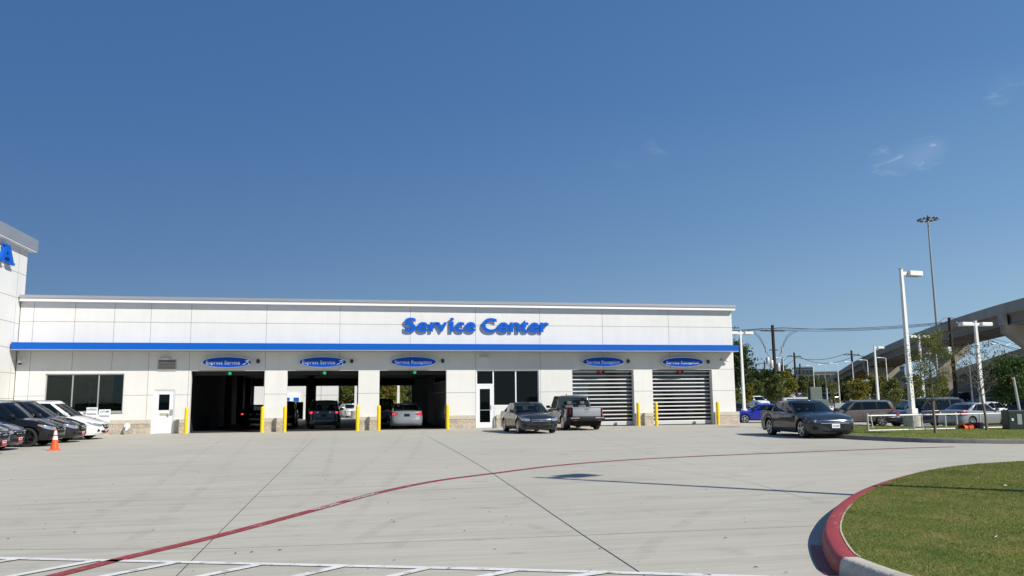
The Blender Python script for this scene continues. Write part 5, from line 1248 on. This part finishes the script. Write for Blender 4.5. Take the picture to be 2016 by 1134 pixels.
for lb_, px, pyt, d_, w_ in (('white twin headed lamp post just past the end of the building', 1462, 651, 72, .11), ('white twin headed lamp post behind the bare young tree', 1927, 632, 60, .12), ('white twin headed lamp post behind the thin verge tree', 1812, 659, 92, .13),
                             ('white lamp post with one head left of the overpass columns', 1722, 681, 100, .12)):
    p = hz(D(px+(3 if px < 1500 else 8), 800, d_)); lot_lamp(lb_, p, at_top(px, pyt, p), px != 1722, w_)
for lb_, px, d_ in (('pale lamp pole outside, seen through the second bay', 700, 80), ('pale lamp pole outside, seen through the third bay', 784, 80)):
    p = D(px, 800, d_); p.z = 0; lot_lamp(lb_, p, 8, True, .13, group='pale poles behind the building', fw_=.45)
def street_lamp(label, p, H, arm=-1, group='slim street lamps along the road'):
    r = empty('street_lamp', p, 0, label, 'street lamp', group); MB().tube((0, 0, -.1), (0, 0, H), .10, .06).build('pole', M_WPOLE, r)
    MB().path([(0, 0, H-.02), (arm*.4, 0, H+.06), (arm*.9, 0, H+.08)], .045, 6).build('arm', M_WPOLE, r); MB().bbox((arm*.8, -.14, H+.02), (arm*1.5, .14, H+.13), .04).build('lamp_head', M_WPOLE, r)
FAR2 = [('suv', P_BLK, 'black crossover in the far lot just left of the yellow tree', 1537, 134, 20), ('sedan', P_SLV, 'silver saloon in the far lot behind the thin young tree', 1640, 172, 185), ('sedan', P_DG, 'dark saloon in the far lot right of the silver hatchback', 1692, 168, 182),
        ('suv', P_WHT, 'white crossover far back under the overpass, left of the big column', 1792, 190, 178), ('sedan', P_BLK, 'black saloon parked far back between two olive trees', 1778, 172, 5), ('suv', P_NAVY, 'dark blue crossover far back right of the leaning brown pole', 1885, 160, 185),
        ('sedan', P_DG, 'dark saloon in the far lot just right of the building end', 1452, 150, 15), ('suv', P_TAU, 'brown crossover far back left of the short bare pole', 1588, 182, 190), ('sedan', P_WHT, 'white saloon far back beside the single headed lamp post', 1738, 186, 3)]
for st_, pm_, lb_, px, dd, hd_ in FAR2:
    build_car(st_, pm_, lb_, 'car', hz(D(px, 790, dd)), ang(hd_), hi=False, rim='plain', group='cars parked in the far lot')
SLM = [(1543, 705, 'right of the tall utility pole'), (1602, 721, 'in front of the distant glass building'), (1625.5, 718.5, 'left of the overpass ramp'), (1650.5, 716, 'before the foot of the overpass ramp'), (1680, 713, 'just left of the crossarm utility pole'),
       (1710, 709.5, 'left of the single headed lamp post'), (1747, 705, 'under the overpass deck'), (1848, 697, 'against the big overpass column'), (1912, 718, 'just left of the bare young tree')]
for px, pyt, wh in SLM:
    d_ = 6.0*FPX/(781-pyt) if px < 1900 else 110; p = hz(D(px+3, 790, d_)); street_lamp('slim white street lamp '+wh, p, at_top(px, pyt, p))
lot_lamp('tall square white lamp post on the lawn just outside the right edge', Vector((11.75, 7.25, .15)), 9.0, False, .10, rz=.5, foot=True)
# twin arm lamp on the low ramp
p = hz(D(1987, 780, 170)); r = empty('street_lamp', p, 0, 'twin armed lamp standing on the low ramp at right', 'street lamp'); Ht = at_top(1984, 676, p)
mb = MB(); mb.tube((0, 0, 3), (0, 0, Ht-.8), .10, .07); mb.build('pole', M_GALV, r)
for sg in (-1, 1): MB().path([(0, 0, Ht-.9), (sg*.3, 0, Ht-.4), (sg*1.1, 0, Ht-.05), (sg*2.2, 0, Ht)], .05, 6).build('arm', M_GALV, r); MB().bbox((sg*2.1, -.15, Ht-.08), (sg*2.9, .15, Ht+.06), .03).build('lamp_head', M_GALV, r)
# high mast lights
def high_mast(label, px, pyt, pyb, d_, n=12, R_=2.05):
    p = hz(D(px+(790-pyt)*(px-938)*9.08e-5, 790, d_)); r = empty('high_mast_light', p, 0, label, 'high mast light'); H = at_top(px, pyt, p)
    MB().tube((0, 0, 0), (0, 0, H), .38, .17, 12).build('mast', M_GREY, r); rg = MB(); rg.path([(R_*.75*math.cos(a), R_*.75*math.sin(a), H-.1) for a in np.linspace(0, 2*math.pi, 25)], .06, 5)
    for k in range(4): a = k*math.pi/2+.4; rg.tube((0, 0, H+.2), (R_*.75*math.cos(a), R_*.75*math.sin(a), H-.1), .05)
    rg.build('ring', M_GREY, r); MB().lathe([(.3, H-.4), (.35, H+.1), (.2, H+.6), (.05, H+1.0)], 12).build('head_frame', M_BLACK, r)
    for k in range(n):
        a = 2*math.pi*k/n; x, y = R_*math.cos(a), R_*math.sin(a); l = MB(); l.lathe([(.12, .25), (.30, .1), (.42, -.18), (.38, -.22)], 10, (x, y, H-.15)); l = l.build('lamp', M_BLACK, r, smooth=50)
        MB().lathe([(.37, -.21), (.001, -.30)], 10, (x, y, H-.15)).build('lens', M_SIGNW, l)
high_mast('very tall high mast light with a ring of lamps behind the overpass', 1828, 431, 640, 215)
high_mast('distant high mast light just past the end of the roof', 1447, 645, 740, 480, 10, 2.2)

# utility poles
wires = {}
def xarm(mb, z, L_, ang_=0):
    mb.bbox((-L_/2, -.06, z-.06), (L_/2, .06, z+.06), .01)
def upole(label, px, pyt, d_, kind, dx=6):
    p = hz(D(px+dx, 790, d_)); H = at_top(px, pyt, p); r = empty('utility_pole', p, 0, label, 'utility pole', 'dark wooden utility poles'); MB().tube((0, 0, -.2), (0, 0, H), .25 if d_ < 140 else .24, .19 if d_ < 140 else .17, 10).build('pole', M_WOOD, r)
    def ins(x, z): i_ = MB(); i_.lathe([(.04, 0), (.09, .05), (.05, .10), (.09, .15), (.03, .22)], 8, (x, 0, z)); i_.build('insulator', M_GALV, r)
    if kind in ('main', 'cross', 'double'):
        for k, z in enumerate([H-.75] if kind != 'double' else [H-.6, H-2.3]):
            a = MB(); xarm(a, z, 3.0 if kind != 'main' else 3.4); a.build('crossarm', M_WOOD, r)
            for x in (-1.3, -.6, .6, 1.3): ins(x, z+.06)
    if kind == 'main':
        a = MB(); xarm(a, H-3.2, 1.2); a.build('crossarm', M_WOOD, r)
        for x, z, hh in ((-.42, H-5.5, 1.0), (-.92, H-5.0, .85), (.52, H-5.9, 1.0)):
            t_ = MB(); t_.lathe([(.0, 0), (.22, .0), (.24, .05), (.24, hh-.05), (.2, hh), (.0, hh+.02)], 14, (x, 0, z)); t_ = t_.build('transformer', M_GALV, r, smooth=40); MB().tube((x, 0, z+hh), (x, 0, z+hh+.3), .035).build('bushing', M_GALV, t_)
        for sg in (-1, 1):
            for k in range(3):
                MB().path([(sg*(3.3+.2*k), 0, H-.72), (sg*2.6, 0, H-.85-.15*k), (sg*1.95, 0, H-1.35-.2*k), (sg*1.5, 0, H-2.1-.2*k), (sg*1.2, 0, H-3.0), (sg*.85, 0, H-3.8), (sg*.45, 0, H-4.4), (sg*.1, 0, H-4.6)], .02, 5).build('cable_loop', M_WIRE, r)
            MB().lathe([(.04, -.5), (.11, -.3), (.11, .3), (.04, .5)], 8, (sg*1.12, 0, H-3.1)).build('cable_splice', M_GREY, r)
        MB().path([(-.5, .1, H-5.6), (-.75, .1, H-6.2), (-.4, .1, H-6.5), (-.1, .1, H-6.1)], .045, 5).build('cable_loop', M_WIRE, r)
    if kind == 'tap':
        b_ = MB(); b_.bbox((-.75, -.25, H-4.5), (-.25, .2, H-3.6), .04); b_.build('transformer', M_GALV, r); a = MB(); xarm(a, H-.7, 2.4); a.build('crossarm', M_WOOD, r)
        for sg in (-1, 1): MB().path([(0, 0, H+.05), (sg*.8, 0, H-.05), (sg*1.5, 0, H-.6)], .03, 5).build('cable_loop', M_WIRE, r)
        for x in (-1, 1): ins(x, H-.65)
    return p, H
U = {}
U['m'] = upole('tall dark utility pole with crossarm and transformers above the trees', 1523, 640, 108, 'main')
U['t'] = upole('tall leaning brown utility pole in front of the overpass', 1867, 626, 112, 'tap', 16)
U['a'] = upole('distant utility pole with two crossarms left of the tall one', 1507, 711, 230, 'double', 2)
U['b'] = upole('utility pole with one crossarm right of the tall one', 1564, 694, 165, 'cross', 5)
U['c'] = upole('short bare utility pole before the glass building', 1577, 716, 200, 'plain', 2)
U['d'] = upole('crossarm utility pole before the overpass ramp', 1677, 690, 150, 'cross', 6)
U['e'] = upole('dark utility pole hidden partly by a slim white lamp', 1541, 703, 150, 'plain', 4)
def wire(label, a, b_, sag, rad=.022, n=16):
    pts = []
    for i in range(n+1):
        f = i/n; q = a.lerp(b_, f); q.z -= sag*4*f*(1-f); pts.append(q)
    o = MB().path(pts, rad, 4, cap=False).build('power_line', M_WIRE); tag(o, label, 'power line', 'overhead power lines')
top = lambda k, dz=0, dx=0: Vector((U[k][0].x+dx, U[k][0].y, U[k][0].z+U[k][1]-dz))
for k, (dx, dz, wd) in enumerate(((-1.3, .45, 'nearest'), (-.6, .62, 'middle'), (1.3, .30, 'farthest'))):
    wire(wd+' overhead wire between the tall transformer pole and the leaning brown pole', top('m', dz, dx), top('t', dz+.1, dx*.7), .35+.1*k, .03)
    wire(wd+' overhead wire running left from the tall transformer pole behind the building', top('m', dz, dx), Vector((-22+dx, 118, 10.3+.25*k)), .9+.2*k, .03)
    e_ = D(2080, 690+8*k, 150); wire(wd+' wire running right from the leaning brown pole towards the overpass', top('t', dz+.1, dx*.7), e_, .6+.2*k, .03)
for k, wd in enumerate(('upper', 'lower')):
    wire(wd+' distant wire between the two crossarm poles at the overpass foot', top('b', .5+.3*k, -1+2*k), top('d', .5+.2*k, -1+2*k), 1.0+.4*k, .04)
    wire(wd+' distant wire climbing from the crossarm pole to the leaning brown pole', top('d', .5+.2*k, -1+2*k), top('t', 3.4+.8*k), 1.0+.3*k, .035)
    wire(wd+' distant wire left of the crossarm pole behind the dark trees', top('b', .5, -1+2*k), top('a', .8+1.5*k), 1.2, .04)
    wire(wd+' low wire from the double crossarm pole behind the building', top('a', .6+1.6*k), Vector((20, 225, 9.5-1.6*k)), .6, .04)
# guy wires
for k, (px, py) in enumerate(((1972, 793), (1940, 790))): wire(('upper', 'lower')[k]+' pale guy wire slanting down from the leaning brown pole', top('t', 3.5+k*1.5), hz(D(px, py, 104)), 0, .03, 2)

# ================================================================== OVERPASS
# centre line of the high ramp (x, y of the place and height of the deck surface)
def CP(px, py, d): q = D(px, py, d); return Vector((q.x, q.y, q.z))
# near parapet top edge traced with distances
NE = smooth_poly([CP(2260, 528, 84), CP(2120, 560, 98), CP(2016, 586, 116), CP(1940, 607.5, 134), CP(1862, 633, 156), CP(1795, 659, 182), CP(1733, 686, 214), CP(1680, 713, 256), CP(1640, 738, 310), CP(1606, 757, 390), CP(1590, 768, 470)], 5)
def off2(pts, w, dz):
    out = []
    for i, p_ in enumerate(pts):
        d_ = pts[min(i+1, len(pts)-1)]-pts[max(i-1, 0)]; d_.z = 0; d_.normalize(); out.append(Vector((p_.x+d_.y*w, p_.y-d_.x*w, p_.z+dz)))
    return out
ov = empty('overpass', (0, 0, 0), 0, 'high curving concrete flyover ramp rising to the right on wide columns', 'overpass')
def sweep(nm, pts, sec, m_, parent, closed=True):
    rows_ = [[q for q in (off2(pts, w, dz))] for w, dz in sec]; g_ = [list(r_) for r_ in zip(*rows_)]
    return MB().grid(g_, 0, closed).build(nm, m_, parent, smooth=30)
DW = 8.6
sweep('barrier', NE, [(0, 0), (.22, 0), (.32, -.9), (.32, -1.15), (-.02, -1.15)], M_BRC, ov); sweep('barrier', NE, [(DW-.3, 0), (DW, 0), (DW, -1.15), (DW-.35, -1.15)], M_BRC, ov)
sweep('deck', NE, [(-.06, -1.16), (DW+.06, -1.16), (DW+.06, -1.42), (-.06, -1.42)], M_BRC, ov)
for k in range(6):
    w = .8+k*(DW-1.6)/5; sweep('girder', NE, [(w-.38, -1.42), (w+.38, -1.42), (w+.38, -1.55), (w+.09, -1.65), (w+.09, -2.65), (w+.28, -2.8), (w+.28, -2.95), (w-.28, -2.95), (w-.28, -2.8), (w-.09, -2.65), (w-.09, -1.65), (w-.38, -1.55)], M_BRD, ov)
def pier(i, cw_=1.25):
    c0 = off2(NE, 0, 0)[i]; c1 = off2(NE, DW, 0)[i]; mid = (c0+c1)/2; ax = (c1-c0); ax.z = 0; ax.normalize(); an = math.atan2(ax.y, ax.x); zt_ = mid.z-2.96; zg = -1
    pr = [(-4.3, zt_), (-4.3, zt_-.9), (-1.8, zt_-3.2), (-1.4, zt_-4.6), (-1.4, zg), (1.4, zg), (1.4, zt_-4.6), (1.8, zt_-3.2), (4.3, zt_-.9), (4.3, zt_)]
    o = MB().prism(pr, -cw_, cw_).build('column', M_BRC, ov); o.location = (mid.x, mid.y, 0); o.rotation_euler = (0, 0, an)
    ct = MB().prism([(-4.5, zt_+.01), (-4.5, zt_+1.6), (-4.0, zt_+1.6), (-4.0, zt_+.01)], -cw_, cw_).build('column_ear', M_BRC, ov); ct.location = o.location; ct.rotation_euler = o.rotation_euler
def pxof(q):
    d = q-Vector((0, 0, EYE)); return 1008+FPX*d.dot(rt)/d.dot(fw)
_c0 = off2(NE, DW/2, -6)
for px in (2048, 1860, 1737, 1668, 1630): pier(min(range(len(NE)), key=lambda i: abs(pxof(_c0[i])-px)))

# lower ramp on a panelled retaining wall behind
lr = empty('low_ramp', (0, 0, 0), 0, 'low concrete ramp on a panelled retaining wall behind the high overpass', 'ramp')
LE = smooth_poly([CP(2240, 618, 120), CP(2100, 657, 140), CP(2016, 684, 158), CP(1960, 702, 175), CP(1900, 722, 196), CP(1855, 737, 218), CP(1800, 752, 250), CP(1740, 765, 300)], 4)
sweep('barrier', LE, [(0, 0), (.3, 0), (.35, -1.1), (-.1, -1.1)], M_BRC, lr); sweep('deck', LE, [(-.15, -1.11), (9, -1.11), (9, -1.5), (-.15, -1.5)], M_BRC, lr)
wl_ = MB(); a_ = off2(LE, .5, -1.5); wl_.grid([[p_, Vector((p_.x, p_.y, -.5))] for p_ in a_]); M_MSE = mat('retaining_panels', (.28, .26, .225), .9)
t, b = nodes(M_MSE); tcn = t.nodes.new('ShaderNodeTexCoord'); sx_ = t.nodes.new('ShaderNodeSeparateXYZ'); cb = t.nodes.new('ShaderNodeCombineXYZ'); t.links.new(tcn.outputs['Object'], sx_.inputs[0]); t.links.new(sx_.outputs[0], cb.inputs[0]); t.links.new(sx_.outputs[2], cb.inputs[1])
br = t.nodes.new('ShaderNodeTexBrick'); br.inputs['Scale'].default_value = 1; br.inputs['Brick Width'].default_value = 3; br.inputs['Row Height'].default_value = 1.5; br.inputs['Mortar Size'].default_value = .05; br.inputs['Color1'].default_value = (.30, .275, .235, 1); br.inputs['Color2'].default_value = (.23, .21, .18, 1); br.inputs['Mortar'].default_value = (.10, .09, .08, 1)
t.links.new(cb.outputs[0], br.inputs['Vector']); t.links.new(br.outputs['Color'], b.inputs['Base Color']); wl_.build('retaining_wall', M_MSE, lr)
for k in range(3): w = .6+k*3; sweep('girder', LE, [(w, -1.5), (w+.5, -1.5), (w+.5, -2.4), (w, -2.4)], M_BRD, lr)

# ================================================================== OTHER BUILDINGS AND SMALL THINGS
def simple_building(label, px0, px1, pyt, d_, depth, wallm, floors, nwin, name='office_building', rows=True):
    a = D(px0, 780, d_); b_ = D(px1, 780, d_); zt_ = D((px0+px1)/2, pyt, d_).z; ax = b_-a; L_ = math.hypot(ax.x, ax.y); r = empty(name, (a.x, a.y, -1), math.atan2(ax.y, ax.x), label, 'building'); H = zt_+1
    MB().box((0, 0, 0), (L_, depth, H)).build('wall', wallm, r); MB().box((-.2, -.2, H), (L_+.2, depth+.2, H+.5)).build('roof_edge', M_COP, r)
    gm = mat('dark_window', (.03, .045, .05), .12)
    for f in range(floors):
        z = H*(f+.25)/floors
        for k in range(nwin): x = L_*(k+.12)/nwin; MB().box((x, -.06, z), (x+L_*.76/nwin, -.001, z+H*.5/floors)).build('window', gm, r)
    return r
M_TAN = mat('tan_wall', (.34, .30, .24), .85, noise=.15); M_GRW = mat('grey_green_wall', (.16, .20, .19), .7, noise=.15)
simple_building('distant grey green glass office building behind the short pole', 1566, 1604, 724, 420, 30, M_GRW, 4, 5)
simple_building('distant tan office building with long window bands beside the ramp', 1603, 1650, 733, 430, 30, M_TAN, 3, 4)
simple_building('distant dark low building seen under the overpass', 1746, 1785, 722, 330, 20, mat('slate_wall', (.10, .11, .13), .7), 2, 5)
simple_building('low tan building seen beneath the ramp', 1690, 1730, 752, 320, 16, M_TAN, 1, 5)
# white workshop behind the service building
YW = 80.0; wx1 = F(664, 790, YW).x; wk = empty('workshop_building', (0, 0, 0), 0, 'white panelled workshop seen through the open bays', 'building'); dxa, dxb = F(555, 800, YW).x, F(597, 800, YW).x; dzt = F(580, 791.5, YW).z
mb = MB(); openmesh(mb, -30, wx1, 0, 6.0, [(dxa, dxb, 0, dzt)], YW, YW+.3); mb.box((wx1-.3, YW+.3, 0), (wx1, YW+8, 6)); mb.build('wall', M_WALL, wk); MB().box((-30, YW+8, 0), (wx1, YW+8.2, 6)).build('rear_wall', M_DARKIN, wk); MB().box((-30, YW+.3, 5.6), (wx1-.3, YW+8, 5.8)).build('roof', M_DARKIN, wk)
mb = MB(); z_ = F(640, 778, YW).z; mb.box((dxb, YW-.003, z_-.02), (wx1, YW+.01, z_+.02)); x_ = F(632, 780, YW).x; mb.box((x_-.02, YW-.003, .5), (x_+.02, YW+.01, 6)); mb.build('panel_joint', M_JNT, wk)
q0 = F(556, 790, YW-.15); q1 = F(589, 774, YW-.15); sg_ = empty('bay_sign', ((q0.x+q1.x)/2, YW, (q0.z+q1.z)/2), 0, 'white and blue sign over the workshop doorway seen through the second bay', 'sign'); hw2, hh2 = (q1.x-q0.x)/2, (q1.z-q0.z)/2
MB().box((-hw2, -.14, -hh2), (hw2, -.001, hh2)).build('panel', M_SIGNW, sg_); MB().box((-hw2, -.146, -hh2), (-.1, -.141, -hh2*.1)).build('blue_field', M_BLUEL, sg_); MB().box((.25, -.146, -hh2), (hw2, -.141, -hh2*.1)).build('blue_field', M_BLUEL, sg_)
# switchgear cabinets behind the lone saloon
p = G(1612, 836, 0); p = hz(D(1611, 800, 43)); r = empty('electrical_cabinet', p, -.25, 'tall grey green electrical cabinets on posts behind the charcoal saloon', 'utility cabinet'); Hc = at_top(1608, 762, p)
MB().bbox((-.40, -.2, .9), (.16, .3, Hc), .02).build('upper_cabinet', M_GRN, r); MB().bbox((-.28, -.32, .1), (.42, .22, Hc-.62), .02).build('lower_cabinet', M_GRN, r); MB().box((-.46, -.04, 0), (-.40, .04, Hc)).build('post', M_BLACK, r); MB().tube((.46, 0, 0), (.46, 0, Hc-.05), .04).build('post', M_GALV, r)
# white pipe gate
a = G(1709.5, 848.5, .14); b_ = G(1977, 842, .14); ax = b_-a; L_ = math.hypot(ax.x, ax.y); r = empty('pipe_gate', a, math.atan2(ax.y, ax.x), 'long low white pipe gate on the grass verge with a red sign', 'gate')
Hg = .62; MB().tube((0, 0, .02), (L_, 0, .02), .026).build('bottom_rail', M_WPOLE, r); MB().tube((0, 0, Hg), (L_, 0, Hg), .03).build('top_rail', M_WPOLE, r)
MB().path([(0, 0, -.1), (0, 0, Hg-.02), (.0, 0, Hg+.10)], .04).build('end_post', M_GALV, r); MB().path([(.08, -.05, Hg-.02), (.12, -.05, Hg+.03), (.20, -.05, .12)], .018).build('latch_chain', M_WPOLE, r)
for px in (1751, 1789, 1831, 1869, 1905, 1977): q = G(px, 845, .14); x = (q-a).length; MB().tube((x, 0, .02), (x, 0, Hg), .034).build('upright', M_GALV, r)
s_ = MB(); x = (G(1727, 846, .14)-a).length; s_.prism([(x+.085*math.cos(math.pi/8+k*math.pi/4), Hg+.06+.085*math.sin(math.pi/8+k*math.pi/4)) for k in range(8)], -.05, -.035); s_.build('red_sign', mat('sign_red', (.32, .012, .02), .4), r)
# utility box, post with red top
p = G(1996, 845, .14); r = empty('utility_box', p, -.3, 'dark green utility box on the verge at the right edge', 'utility box'); MB().bbox((-.32, -.3, 0), (.32, .3, .78), .03).build('box', mat('dark_green_box', (.012, .028, .022), .5), r); MB().bbox((.02, -.315, .2), (.2, -.30, .62), .01).build('panel', M_GREY, r); MB().bbox((-.2, -.312, .35), (-.12, -.30, .45), .005).build('label_plate', M_SIGNW, r)
p = G(2014, 845, .14); r = empty('marker_post', p, 0, 'grey post with a small red head beside the green utility box', 'post'); Hm = at_top(2005, 742, p); o = MB().tube((0, 0, 0), (-.22, 0, Hm), .055, .045).build('post', M_GALV, r); MB().bbox((-.33, -.04, Hm-.14), (-.23, .04, Hm-.04), .03).build('red_head', mat('sign_red', (.32, .012, .02), .4), r); MB().tube((-.22, 0, Hm), (-.22, 0, Hm+.06), .06).build('cap', M_BLACK, r)
# orange bundle on the ground behind the gate
p = hz(D(1892, 843, 39.5)); r = empty('warning_bundle', p, .2, 'heap of orange and red plastic cones lying behind the pipe gate', 'cones'); mb = MB(); mb.lathe([(.20, 0), (.19, .03), (.13, .05), (.08, .6), (.03, .72)], 14, (0, 0, .18), 'x'); mb.build('orange_cone', M_ORANGE, r, smooth=40)
mb = MB(); mb.lathe([(.19, 0), (.18, .03), (.12, .05), (.08, .6), (.03, .7)], 14, (.55, .1, .19), 'x'); mb.build('red_cone', mat('cone_red', (.45, .03, .02), .5), r, smooth=40)
MB().bbox((.9, -.2, .02), (1.15, .3, .4), .03).build('blue_crate', P_NAVY, r)
